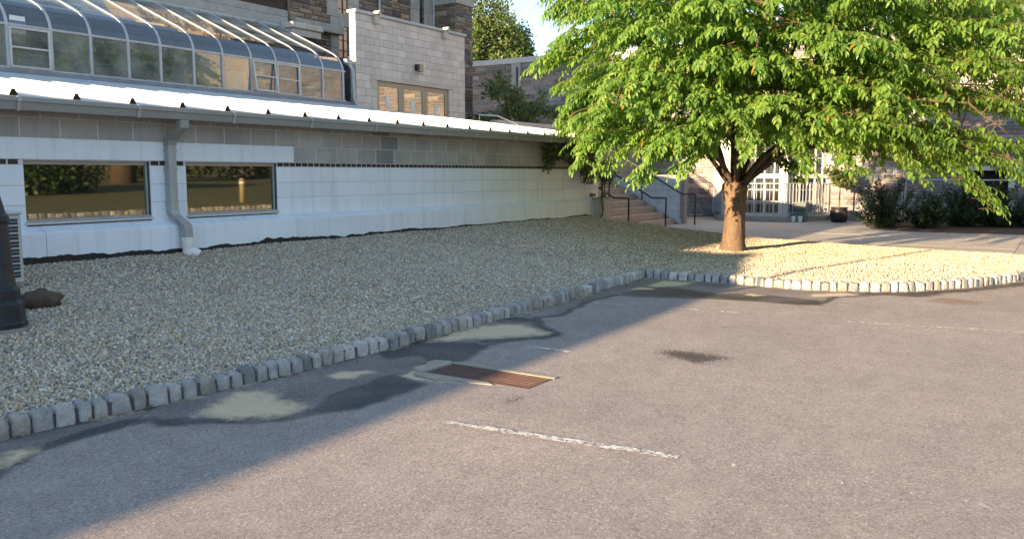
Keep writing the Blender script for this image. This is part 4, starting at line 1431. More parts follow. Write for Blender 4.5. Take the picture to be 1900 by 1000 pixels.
# greenhouse end wall by the block bay, floor, things inside
q = MB()
prof = [(GHY, ZB - .03)] + arc + [TOP, (TOP[0], ZB)]
q.poly([(16.27, y, z) for y, z in prof])
q.build('end_pane', M['glass'], gh)
MB().box(-6.2, 16.3, GHY - .05, GYW - .2, 3.05, 3.12).build('floor', M['concrete_side'], gh)
MB().box(8.05, 8.32, GHY + .02, GHY + .024, 4.03, 4.33).build('paper_sign', M['paper'], gh)
for x in (12.58, 13.33):
    cb = thing('cabinet', (x + .28, 16.6, 3.12), 'yellow tan box with dark slot, %s of the pair added for reflections in the greenhouse glass' % ('left' if x < 13 else 'right'), 'cabinet', 'boxes added inside the greenhouse')
    MB().cbox(x, x + .58, 16.4, 16.9, 3.121, 3.98, .01).build('body', M['cabinet'], cb)  # added box, stands in for a yellow reflection in the panes
    MB().box(x + .07, x + .51, 16.393, 16.399, 3.50, 3.57).build('slot', M['dark_void'], cb)

# ------------------------------------------------------------------ block bay with three glazed doors
by = thing('block_bay', (19.1, 15.5, 3.1), 'beige concrete block bay with three glazed doors', 'building')
BX0, BX1, BZ0, BZ1 = 16.7, 21.5, 3.05, 5.70
DOOR = [(17.50, 20.66, 3.05, 4.06)]
SUR = [(17.28, 20.88, 3.05, 4.19), (17.05, 17.28, 3.625, 3.808), (20.88, 21.12, 3.435, 3.618)]
mb = MB()
wall_with_holes(mb, BX0 + .004, BX1 - .004, BZ0 - .6, BZ1, 15.508, DOOR)
mb.box(BX0 + .006, BX0 + .2, 15.512, 15.70, BZ0 - .6, BZ1 - .002)
mb.box(BX1 - .2, BX1 - .006, 15.512, 18.2, BZ0 - .6, BZ1 - .002)
mb.box(BX0 + .006, BX0 + .2, 15.70, 15.705, BZ0 - .6, BZ1 - .002)
mb.box(BX0 + .2, BX1 - .2, 15.71, 15.72, 4.12, BZ1 - .002)
mb.box(BX0 + .01, BX0 + .1, 15.7, 18.1, 2.6, 4.6)
mb.box(BX0 + .2, BX1 - .2, 17.6, 17.65, 2.6, 4.2)
mb.build('wall', M['joint_dark'], by)
r = random.Random(23)
nz = 0
z = BZ0
while z < BZ1 - .02:
    h = min(.1905, BZ1 - z)
    if BZ1 - z - h < .06:
        h = BZ1 - z
    x = BX0 - (0.18 if nz % 2 else 0.0)
    while x < BX1 - .01:
        for a, b_ in sub_spans(max(BX0, x), min(BX1, x + .365), z, z + h, SUR):
            if b_ - a > .03:
                MB().cbox(a + .0025, b_ - .0025, 15.5 + r.uniform(-.003, .003), 15.56, z + .003, z + h - .003, .003).build('block', M['bay_block'], by)
        x += .365
    MB().cbox(BX0 - .001, BX0 + .05, 15.562, 15.702, z + .003, z + h - .003, .003).build('block', M['bay_block'], by)
    z += h
    nz += 1
MB().cbox(BX0 - .04, BX1 + .04, 15.44, 15.76, BZ1 + .002, BZ1 + .085, .015).build('coping', M['coping'], by)
for x0, x1, z0, z1 in ((17.28, 17.495, 3.05, 3.62), (17.05, 17.495, 3.6215, 3.811), (17.28, 17.495, 3.812, 4.06), (17.28, 18.72, 4.062, 4.193), (18.725, 20.88, 4.062, 4.193), (20.665, 20.88, 3.622, 4.06), (20.665, 21.12, 3.431, 3.621), (20.665, 20.88, 3.05, 3.43)):
    MB().cbox(x0 + .002, x1 - .002, 15.486, 15.56, z0 + .002, z1 - .002, .006).build('surround_stone', M['limestone'], by)
dx = [17.50, 18.55, 19.60, 20.66]
for i in range(3):
    a, b_ = dx[i] + .004, dx[i + 1] - .004
    t = .17
    d = MB()
    d.cbox(a, a + t * .7, 15.54, 15.59, 2.95, 4.055, .004).cbox(b_ - t * .7, b_, 15.54, 15.59, 2.95, 4.055, .004).cbox(a + t * .7, b_ - t * .7, 15.54, 15.59, 3.93, 4.055, .004)
    dd = d.build('glazed_door', M['tan'], by)
    MB().box(a + t * .7, b_ - t * .7, 15.562, 15.568, 2.95, 3.93).build('pane', M['glass_dark'], dd)
    px = a + .39 + .03 * i
    MB().box(px, px + .2, 15.556, 15.5605, 3.37 - .03 * i, 3.66 - .03 * i).build('notice', M['paper'], dd)
for x in (17.42, 20.42):
    q = MB()
    q.cbox(x - .05, x + .07, 15.36, 15.486, 5.50, 5.72, .008)
    q.mesh([(x - .08, 15.30, 5.74), (x + .10, 15.30, 5.74), (x + .10, 15.5, 5.74), (x - .08, 15.5, 5.74), (x + .01, 15.30, 5.84), (x + .01, 15.5, 5.84)], [(3, 2, 1, 0), (0, 1, 4), (2, 3, 5), (1, 2, 5, 4), (3, 0, 4, 5)])
    q.build('scupper', M['limestone'], by)
wl = thing('wall_light', (19.2, 15.46, 4.56), 'small box light on the block bay above the doors', 'wall light')
MB().cbox(19.08, 19.16, 15.38, 15.497, 4.48, 4.64, .006).build('shade', M['iron'], wl)
MB().cbox(19.161, 19.32, 15.36, 15.497, 4.45, 4.65, .006).build('housing', M['tan'], wl)
gp = thing('greenhouse_drainpipe', (16.55, 15.45, 3.2), 'curved pale drainpipe between the greenhouse and block bay', 'downpipe')
MB().tube([(16.42, 15.60, 4.42), (16.50, 15.52, 4.36), (16.55, 15.47, 4.20), (16.56, 15.45, 3.5), (16.60, 15.42, 3.36), (16.72, 15.36, 3.28)], .045, 10).build('pipe', M['alu'], gp)
MB().cbox(16.36, 16.56, 15.50, 15.62, 4.38, 4.50, .01).build('hopper', M['alu'], gp)

# ------------------------------------------------------------------ terrace behind the low roof with parapet and small rail
tr_ = thing('terrace', (24, 14, 0), 'raised terrace with concrete parapet beside the block bay', 'terrace')
MB().box(21.51, 29.9, 15.2, 18.1, 0, 3.1).box(25.4, 29.9, 13.6, 15.19, 0, 3.1).build('retaining_wall', M['concrete_side'], tr_)
MB().cbox(22.4, 28.6, 14.9, 15.19, 2.9, 3.26, .015).build('parapet', M['limestone'], tr_)
rl = thing('roof_rail', (20.7, 13.9, 3), 'small bent white pipe rail on the far end of the roof', 'rail')
MB().tube([(20.4, 14.2, 2.9), (20.4, 14.2, 3.27), (21.0, 14.0, 3.27), (21.5, 13.6, 3.02), (21.6, 13.5, 2.85)], .025, 8).build('pipe', M['white_frame'], rl)

# ------------------------------------------------------------------ stairs, cheek wall, handrails
st = thing('staircase', (22.6, 11, 0), 'broad brown concrete steps climbing beside the low building', 'staircase')
SX0, SX1, SY0 = 18.2, 25.3, 10.15
for k in range(10):
    y = SY0 + .335 * k
    z = .19 * (k + 1)
    yb = y + .335 if k < 9 else 15.1
    MB().cbox(SX0, SX1 - .02 * (k % 2), y, yb + .06, z - .19 if k else -.05, z, .012).build('step', M['step'], st)
MB().box(SX0 + .05, SX1 - .05, SY0 + .5, 15.1, -.05, .18).build('stair_core', M['step'], st)
cw = thing('stair_wall', (25.5, 11, 0), 'whitewashed block wall flanking the steps on the right', 'wall')
MB().box(25.36, 25.55, 10.0, 13.5, 0, 1.48).build('core', M['joint_dark'], cw)
r = random.Random(4)
for ci in range(7):
    z0 = .03 + ci * .208
    y = 10.0 - (.2 if ci % 2 else 0)
    while y < 13.5:
        a, b_ = max(10.0, y), min(13.5, y + .415)
        if b_ - a > .04:
            MB().cbox(25.34, 25.37, a + .003, b_ - .003, z0 + .003, z0 + .205, .003).build('block', M['white_block'], cw)
        y += .415
MB().cbox(25.33, 25.58, 9.86, 9.998, 0, 1.50, .01).build('end_pier', M['concrete_side'], cw)
MB().cbox(25.31, 25.60, 9.999, 13.5, 1.49, 1.55, .01).build('coping', M['limestone_grey'], cw)
MB().mesh([(25.305, 9.95, .0), (25.338, 9.95, .0), (25.338, 13.5, 2.05), (25.305, 13.5, 2.05), (25.305, 9.95, .16), (25.338, 9.95, .16), (25.338, 13.5, 2.2), (25.305, 13.5, 2.2)],
          [(0, 1, 5, 4), (3, 7, 6, 2), (4, 5, 6, 7), (0, 4, 7, 3), (1, 2, 6, 5), (0, 3, 2, 1)]).build('stringer', M['white_block'], cw)
for nm, x, y0, lab, zt in (('a', 20.3, 9.42, 'short left handrail beside the pier', .96), ('b', 22.5, 9.3, 'middle handrail standing free before the steps', .91), ('c', 25.1, 9.42, 'right handrail by the whitewashed block wall', .96)):
    h = thing('handrail', (x, y0, 0), 'dark iron pipe rail, ' + lab, 'handrail', 'handrails of the steps')
    sl_ = .19 / .335
    yk = y0 + .42
    n = 8
    top = [(x, y0, zt)] + [(x, yk, zt)] + [(x, yk + 3.4, zt + 3.4 * sl_)]
    MB().tube(top, .024, 8).build('top_rail', M['iron'], h)
    MB().tube([(x, y0, -.02), (x, y0, zt)], .024, 8).build('post', M['iron'], h)
    for dy in (1.35, 3.0):
        yy = yk + dy
        zs = max(0, math.floor((yy - SY0) / .335) + 1) * .19
        MB().tube([(x, yy, zs - .02), (x, yy, zt + dy * sl_)], .022, 8).build('post', M['iron'], h)

# ------------------------------------------------------------------ grey stone building on the right
RX = 30.0
rb = thing('grey_stone_building', (RX, 6, 0), 'grey purple schist building behind the tree with limestone trim', 'building')
holes = [(6.6, 10.5, 0.0, 2.9), (1.35, 2.62, -1, 1.70)]
mb = MB()
mb.box(RX, RX + .5, 10.5, 22.5, 0, 6.05)
mb.box(RX, RX + .5, 6.6, 10.5, 2.9, 6.05)
mb.box(RX, RX + .5, 4.2, 6.6, 0, 6.05)
mb.box(RX, RX + .5, 2.62, 4.2, 0, 12)
mb.box(RX, RX + .5, 1.35, 2.62, 1.7, 12)
mb.box(RX, RX + .5, -14, 1.35, 0, 12)
mb.box(RX + .5, RX + 14, -14, 4.2, 0, 12)
gw = mb.build('wall', M['mortar'], rb)
rows = stone_rows(4.3, 22.4, 0.05, 6.05, 31, (.09, .22), (.28, .95), holes + [(14.0, 14.5, 4.6, 6.1), (18.8, 19.25, 4.4, 6.1)], .024)
lay_stones(gw, rows, lambda u, z, d: (RX - d, u, z), M['stone_grey'], 130, lambda px: (870 < px[0] < 1100 and px[1] > 100))
rows = stone_rows(-4, 4.28, 0.05, 1.95, 32, (.09, .22), (.28, .95), holes + [(-4, 4.28, 1.68, 1.97)], .024)
rows += stone_rows(-4, 4.28, 1.97, 8.8, 33, (.09, .22), (.28, .95), [], .024)
lay_stones(gw, rows, lambda u, z, d: (RX - d, u, z), M['stone_grey'], 165, lambda px: px[0] > 1640 and px[1] < 420)
MB().cbox(RX - .06, RX + .45, 4.22, 22.5, 6.06, 6.28, .02).build('coping', M['coping'], rb)
MB().cbox(RX - .05, RX + .1, 18.8, 19.25, 4.4, 6.055, .01).build('pilaster', M['limestone_grey'], rb)
MB().box(RX - .08, RX - .052, 18.93, 19.0, 5.0, 5.9).build('outlet_slot', M['iron'], rb)
MB().cbox(RX - .05, RX + .1, 14.0, 14.5, 4.6, 6.055, .01).build('pilaster', M['limestone'], rb)
for a, b_ in ((-4, -1.2), (-1.2, 1.2), (1.2, 3.2), (3.2, 4.28)):
    MB().cbox(RX - .055, RX + .05, a + .003, b_ - .003, 1.685, 1.965, .01).build('lintel_stone', M['limestone'], rb)
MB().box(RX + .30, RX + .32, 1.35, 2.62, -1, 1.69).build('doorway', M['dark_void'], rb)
MB().cbox(RX - .03, RX + .06, 1.16, 1.34, .0, 1.68, .01).build('door_post', M['white_frame'], rb)
MB().tube([(RX - .09, 4.05, 2), (RX - .09, 4.05, 11.5)], .06, 10).build('drainpipe', M['pipe'], rb)
for y, z in ((3.05, 2.28), (1.15, 2.42)):
    s_ = thing('wall_sconce', (RX - .1, y, z), 'dark round sconce on the schist wall, %s the doorway' % ('nearer the tree than' if y > 2 else 'beyond'), 'wall light', 'sconces on the schist wall')
    MB().lathe(RX - .13, y, [(.03, z - .2), (.09, z - .16), (.11, z), (.10, z + .09), (.05, z + .14)], 12).build('body', M['iron'], s_)
    MB().box(RX - .12, RX - .034, y - .03, y + .03, z - .05, z + .05).build('arm', M['iron'], s_)

# bay window with three facets on the grey building
A_, B_, C_, D_ = (30.0, 10.55), (28.35, 9.55), (28.35, 7.62), (30.0, 6.55)
bwn = thing('bay_window', (28.8, 8.5, 0), 'three sided white bay window behind the tree trunk', 'bay window')
MB().prism([A_, (27.95, 9.72), (27.95, 7.45), D_], 0, .17).build('plinth', M['concrete_side'], bwn)
MB().prism([(30, 10.75), (28.2, 9.65), (28.2, 7.52), (30, 6.35)], 2.85, 3.05).build('roof', M['limestone'], bwn)
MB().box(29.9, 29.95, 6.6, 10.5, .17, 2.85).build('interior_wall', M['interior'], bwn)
def facet(p, q, panel):
    p, q = Vector(p), Vector(q)
    L = (q - p).length
    t = (q - p) / L
    n = Vector((t.y, -t.x))
    if n.x > 0:
        n = -n
    def B(mb, u0, u1, z0, z1, d0, d1):
        P = [p + t * u0 + n * d0, p + t * u1 + n * d0, p + t * u1 + n * d1, p + t * u0 + n * d1]
        mb.prism([(v.x, v.y) for v in P], z0, z1)
    if panel:
        m_ = MB(); B(m_, .1, L - .12, .18, 1.32, .0, .03); m_.build('grey_panel', M['grey_panel'], bwn)
        m_ = MB()
        for u in np.arange(.2, L - .2, .13):
            B(m_, u, u + .04, .19, 1.31, .031, .045)
        m_.build('panel_rib', M['grey_panel'], bwn)
    fr = MB()
    B(fr, 0, .11, .18, 2.84, -.04, .05); B(fr, L - .11, L, .18, 2.84, -.04, .05)
    B(fr, .111, L - .111, 2.66, 2.84, -.04, .05); B(fr, .111, L - .111, .18, .30, -.04, .029)
    B(fr, .111, L - .111, 1.44, 1.58, -.04, .045)
    w = fr.build('window', M['white_frame'], bwn)
    g = MB(); B(g, .111, L - .111, .30, 1.44, -.012, -.006); B(g, .111, L - .111, 1.58, 2.66, -.012, -.006)
    g.build('pane', M['glass_clear'], w)
    mu = MB()
    nn = max(2, int(round(L / .34)))
    for i in range(1, nn):
        u = L * i / nn
        B(mu, u - .018, u + .018, .30, 1.44, -.005, .02); B(mu, u - .018, u + .018, 1.58, 2.66, -.005, .02)
    for z in (.68, 1.06, 2.1):
        B(mu, .112, L - .112, z - .015, z + .015, -.003, .016)
    mu.build('mullion', M['white_frame'], w)
    cu = MB(); B(cu, .15, L - .15, .95, 2.7, -.26, -.25); cu.build('curtain', M['curtain'], w)
facet(A_, B_, True); facet(B_, C_, False); facet(C_, D_, False)
for q in (B_, C_):
    MB().prism([(q[0] - .10, q[1] - .14), (q[0] + .12, q[1] - .14), (q[0] + .12, q[1] + .14), (q[0] - .10, q[1] + .14)], .18, 2.845).build('corner_post', M['white_frame'], bwn)

# railing on the plinth
fn = thing('iron_fence', (28.1, 8.5, .17), 'pale thin bar fence on the bay window plinth', 'fence')
FP = [(29.85, 10.5), (28.08, 9.60), (28.08, 7.56), (29.85, 6.55)]
for p, q in zip(FP, FP[1:]):
    p, q = Vector(p), Vector(q)
    for z in (.30, .62, 1.27):
        MB().tube([(p.x, p.y, z), (q.x, q.y, z)], .014, 6).build('rail', M['fence'], fn)
    n = int((q - p).length / .145)
    for i in range(n + 1):
        c = p.lerp(q, i / n)
        big = i % 5 == 0
        MB().tube([(c.x, c.y, .171 if big else .29), (c.x, c.y, 1.30 if big else 1.27)], .022 if big else .010, 6).build('post' if big else 'picket', M['fence'], fn)

# utility box with two cups in front, pot tree, dark railing by the basement door
ub = thing('utility_box', (28.75, 7.05, .03), 'green grey utility cabinet at the corner of the bay plinth', 'utility box')
MB().cbox(28.55, 28.85, 6.95, 7.45, .03, .62, .012).build('body', M['util'], ub)
MB().cbox(28.52, 28.88, 6.92, 7.48, .621, .67, .01).build('lid', M['util'], ub)
MB().box(28.54, 28.549, 7.0, 7.4, .38, .41).build('handle', M['iron'], ub)
for y in (7.05, 7.27):
    c = thing('cup', (28.3, y, .03), 'white paper cup by the utility cabinet, %s one' % ('right hand' if y < 7.1 else 'left hand'), 'cup', 'cups on the plaza')
    MB().lathe(28.3, y, [(.052, .03), (.058, .06), (.068, .17), (.07, .19)], 14).build('cup_body', M['cup'], c)
    MB().lathe(28.3, y, [(.074, .191), (.074, .21), (.06, .22)], 14).build('lid', M['cup'], c)
dr = thing('area_railing', (28.4, 1.5, 0), 'thin grey railing above the basement doorway', 'railing')
MB().tube([(28.6, 4.0, 1.40), (28.6, -3, 1.40)], .028, 8).build('top_rail', M['pipe'], dr)
MB().tube([(28.6, 4.0, .28), (28.6, -3, .28)], .02, 8).build('bottom_rail', M['pipe'], dr)
for i in range(5):
    MB().tube([(28.6, 4.0 - i * 1.7, .08), (28.6, 4.0 - i * 1.7, 1.40)], .026, 8).build('post', M['pipe'], dr)


# ------------------------------------------------------------------ foliage helpers
LEAF_T = np.array([[0, 0, 0], [.30, -.42, .10], [.30, 0, 0], [.30, .42, .10], [.66, -.36, .04], [.66, 0, -.07], [.66, .36, .04], [1.0, 0, -.20]])
LEAF_F = np.array([[0, 2, 1], [0, 3, 2], [1, 2, 5], [1, 5, 4], [2, 3, 6], [2, 6, 5], [4, 5, 7], [5, 6, 7]])
CARD_T = np.array([[0, 0, 0], [.5, -.5, .05], [.5, .5, .05], [1, 0, -.12]])
CARD_F = np.array([[0, 2, 1], [1, 2, 3]])
NEED_T = np.array([[0, -.5, 0], [0, .5, 0], [1, 0, 0]])
NEED_F = np.array([[0, 1, 2]])


def norm(a):
    return a / np.maximum(np.linalg.norm(a, axis=-1, keepdims=True), 1e-9)


def leaf_verts(pos, d, up, length, width, T):
    d = norm(d)
    side = norm(np.cross(d, up))
    nz_ = np.cross(side, d)
    return (pos[:, None, :] + d[:, None, :] * (T[None, :, 0:1] * length[:, None, None])
            + side[:, None, :] * (T[None, :, 1:2] * width[:, None, None])
            + nz_[:, None, :] * (T[None, :, 2:3] * length[:, None, None]))


def leaves(name, pos, d, up, length, width, mat, parent, T=LEAF_T, F=LEAF_F, smooth=False, **kw):
    V = leaf_verts(pos, d, up, length, width, T)
    n = len(pos)
    FF = (F[None] + (np.arange(n) * len(T))[:, None, None]).reshape(-1, 3)
    o = np_mesh(name, V.reshape(-1, 3), FF, mat, parent, smooth)
    return props(o, **kw)


def in_poly(P, poly):
    return poly_sd(P, poly)


# ------------------------------------------------------------------ the cherry tree in the gravel
TX, TY = 15.85, 5.17
TZ = gz(TX, TY) - .03
tree = thing('cherry_tree', (TX, TY, TZ), 'broad leafy cherry tree with short orange brown trunk in the gravel', 'tree')
AX = np.array([math.sin(YAW), -math.cos(YAW), 0]); DX = np.array([math.cos(YAW), math.sin(YAW), 0])
TB = np.array([TX, TY, 0])


def tpt(a, d, z):
    return TB + AX * a + DX * d + np.array([0, 0, z])


# trunk: lobed, flared at the foot and swollen under the fork
prof = [(TZ, .30), (TZ + .05, .25), (TZ + .16, .212), (.55, .194), (.8, .186), (1.0, .188), (1.14, .203), (1.24, .224), (1.32, .236), (1.40, .222), (1.47, .15)]
n = 28
V_, F_ = [], []
for i, (z, rad) in enumerate(prof):
    for k in range(n):
        an = 2 * math.pi * k / n
        rr_ = rad * (1 + .05 * math.sin(3 * an + 1) + .035 * math.sin(5 * an + z * 2) + .02 * math.sin(9 * an + 7 * z) + .05 * math.sin(2 * an) * max(0, z - 1.0) + (.12 * math.sin(4 * an + .6) if i == 0 else 0))
        V_.append(tuple(tpt(rr_ * math.cos(an) + .03 * math.sin(z * 2.2) - .02, rr_ * math.sin(an), z)))
for i in range(len(prof) - 1):
    for k in range(n):
        F_.append((i * n + k, i * n + (k + 1) % n, (i + 1) * n + (k + 1) % n, (i + 1) * n + k))
F_.append(tuple((len(prof) - 1) * n + k for k in range(n)))
trunk = MB().mesh(V_, F_).build('trunk', M['bark'], tree, smooth=True)
for a, z, w in ((-.03, 1.235, .10), (-.10, 1.10, .035), (.03, 1.09, .03), (-.02, 1.12, .03)):
    d0 = -.213
    MB().tube([tpt(a - w, d0 + .03 + abs(a) * .1, z - .02), tpt(a, d0, z + .012), tpt(a + w, d0 + .03 + abs(a) * .1, z + .02)], [.008, .016, .008], 6).build('bark_scar', M['bark_dark'], trunk)

LIMBS = [  # (a,d,z) control points
    [(-.10, 0, 1.36), (-.22, .0, 1.70), (-.55, -.2, 2.4), (-1.3, -.4, 3.3), (-2.2, -.5, 4.2), (-2.9, -.6, 5.0)],
    [(-.08, -.1, 1.38), (-.30, -.35, 1.75), (-.9, -.9, 2.3), (-1.8, -1.5, 2.7), (-2.8, -1.9, 2.75), (-3.3, -2.1, 2.5)],
    [(.0, .0, 1.42), (.03, .1, 1.9), (.0, .2, 2.9), (-.2, .2, 4.0), (.1, .1, 5.2), (.2, 0, 6.2)],
    [(.12, -.03, 1.36), (.32, -.10, 1.62), (.62, -.2, 1.98), (1.3, -.4, 2.8), (2.2, -.6, 3.7), (3.0, -.7, 4.7)],
    [(.12, .05, 1.40), (.5, .1, 1.9), (1.4, .2, 2.5), (2.6, .2, 3.0), (3.9, .1, 3.3), (5.0, 0, 3.2)],
    [(.08, -.14, 1.38), (.35, -.6, 1.9), (1.0, -1.4, 2.5), (2.0, -2.1, 2.8), (3.0, -2.5, 2.7), (3.6, -2.6, 2.2)],
    [(-.02, -.12, 1.42), (-.1, -.6, 2.1), (-.2, -1.5, 3.0), (-.3, -2.3, 3.7), (-.3, -2.9, 4.1)],
    [(0, .12, 1.42), (.1, .7, 2.2), (.2, 1.7, 3.1), (.3, 2.6, 3.8), (.3, 3.2, 4.0)],
    [(-.08, .1, 1.38), (-.5, .8, 2.2), (-1.3, 1.6, 2.9), (-2.2, 2.2, 3.4), (-3.0, 2.4, 3.3)],
    [(.1, .1, 1.40), (.6, .9, 2.2), (1.6, 1.7, 2.9), (2.8, 2.2, 3.2), (3.9, 2.3, 3.0)],
    [(.0, -.05, 1.42), (.2, -.4, 2.3), (.6, -1.0, 3.5), (1.0, -1.3, 4.7), (1.2, -1.4, 5.6)],
    [(.1, -.1, 1.38), (.7, -.5, 1.95), (1.8, -1.0, 2.2), (3.0, -1.4, 2.2), (4.2, -1.6, 1.9), (5.0, -1.7, 1.5)],
]
nodes = []
for i, L_ in enumerate(LIMBS):
    pts = [tpt(*p) for p in L_]
    sm_ = []
    for k in range(len(pts) - 1):
        for t in (0, .33, .66):
            p = pts[k] * (1 - t) + pts[k + 1] * t
            sm_.append(p + rng.normal(0, .02, 3) * (1 if k else 0))
    sm_.append(pts[-1])
    r0 = .078 if i in (0, 2, 3) else .052
    rad = [max(.012, r0 * (1 - .86 * k / (len(sm_) - 1))) for k in range(len(sm_))]
    MB().tube(sm_, rad, 9).build('limb', M['bark_dark'], tree, smooth=True)
    nodes += sm_[3:]
nodes = np.array(nodes)

SIL = [(-3.7, 5.9), (-3.75, 4.9), (-3.75, 4.2), (-3.5, 3.6), (-3.95, 3.35), (-3.55, 2.9), (-3.6, 2.55), (-3.35, 1.95), (-3.3, 1.66), (-2.3, 1.42), (-1.9, 1.38), (-1.3, 1.50), (-.85, 1.56), (-.55, 1.80), (0, 1.86), (.35, 1.66), (.8, 1.56), (1.2, 1.64), (2.2, 1.55), (2.9, 1.60), (3.2, 1.2), (3.55, .95), (3.75, 1.0), (3.9, 1.35), (4.2, 1.40), (4.3, 1.75), (4.2, 2.1), (4.35, 2.6), (5.4, 3.15), (5.5, 3.6), (4.9, 4.0), (5.3, 4.6), (4.8, 5.0), (4.3, 5.5), (3.2, 6.2), (1.5, 6.7), (-.5, 6.7), (-2.5, 6.3)]


FINGERS = [  # drooping outer boughs: (a,d,z) start -> end
    ((2.6, -1.9, 2.1), (3.70, -2.3, .95)), ((2.9, -1.5, 2.2), (3.35, -2.0, 1.25)), ((3.6, -1.3, 2.1), (5.35, -1.5, 1.28)), ((3.3, -1.0, 2.0), (4.6, -1.4, 1.45)),
    ((4.4, -.6, 3.2), (5.6, -.8, 3.35)), ((4.3, -.3, 2.8), (5.3, -.4, 2.35)), ((4.2, .2, 4.2), (5.35, .2, 4.45)), ((3.8, -.5, 4.6), (4.8, -.7, 4.9)), 
    ((-3.0, -.6, 3.5), (-3.75, -.8, 3.42)), ((-2.8, -.8, 2.9), (-3.35, -1.1, 2.5)), ((-2.5, -1.2, 2.3), (-3.1, -1.7, 1.72)), ((-2.0, -1.5, 2.2), (-2.7, -2.1, 1.55)), ((-1.4, -1.6, 2.1), (-2.2, -2.2, 1.40)),
    ((-1.0, -1.5, 2.1), (-1.55, -2.3, 1.55)), ((-2.9, -.3, 4.4), (-3.5, -.4, 4.35)), ((-2.9, 0, 5.1), (-3.4, .1, 5.2)), ((-3.0, .5, 3.9), (-3.4, .8, 3.7)), ((.4, -1.6, 2.3), (.55, -2.5, 1.62)),
    ((1.0, -1.7, 2.2), (1.25, -2.6, 1.55)), ((1.8, -1.8, 2.2), (2.25, -2.6, 1.42)), ((-.3, -1.7, 2.4), (-.45, -2.6, 1.86)), ((2.4, -1.2, 2.2), (2.8, -1.8, 1.55)), ((.6, .2, 1.9), (1.05, -.2, 1.55)), ((3.2, .4, 2.3), (4.3, .6, 1.6)), ((-3.0, .9, 2.8), (-3.2, 1.4, 2.3)),
]


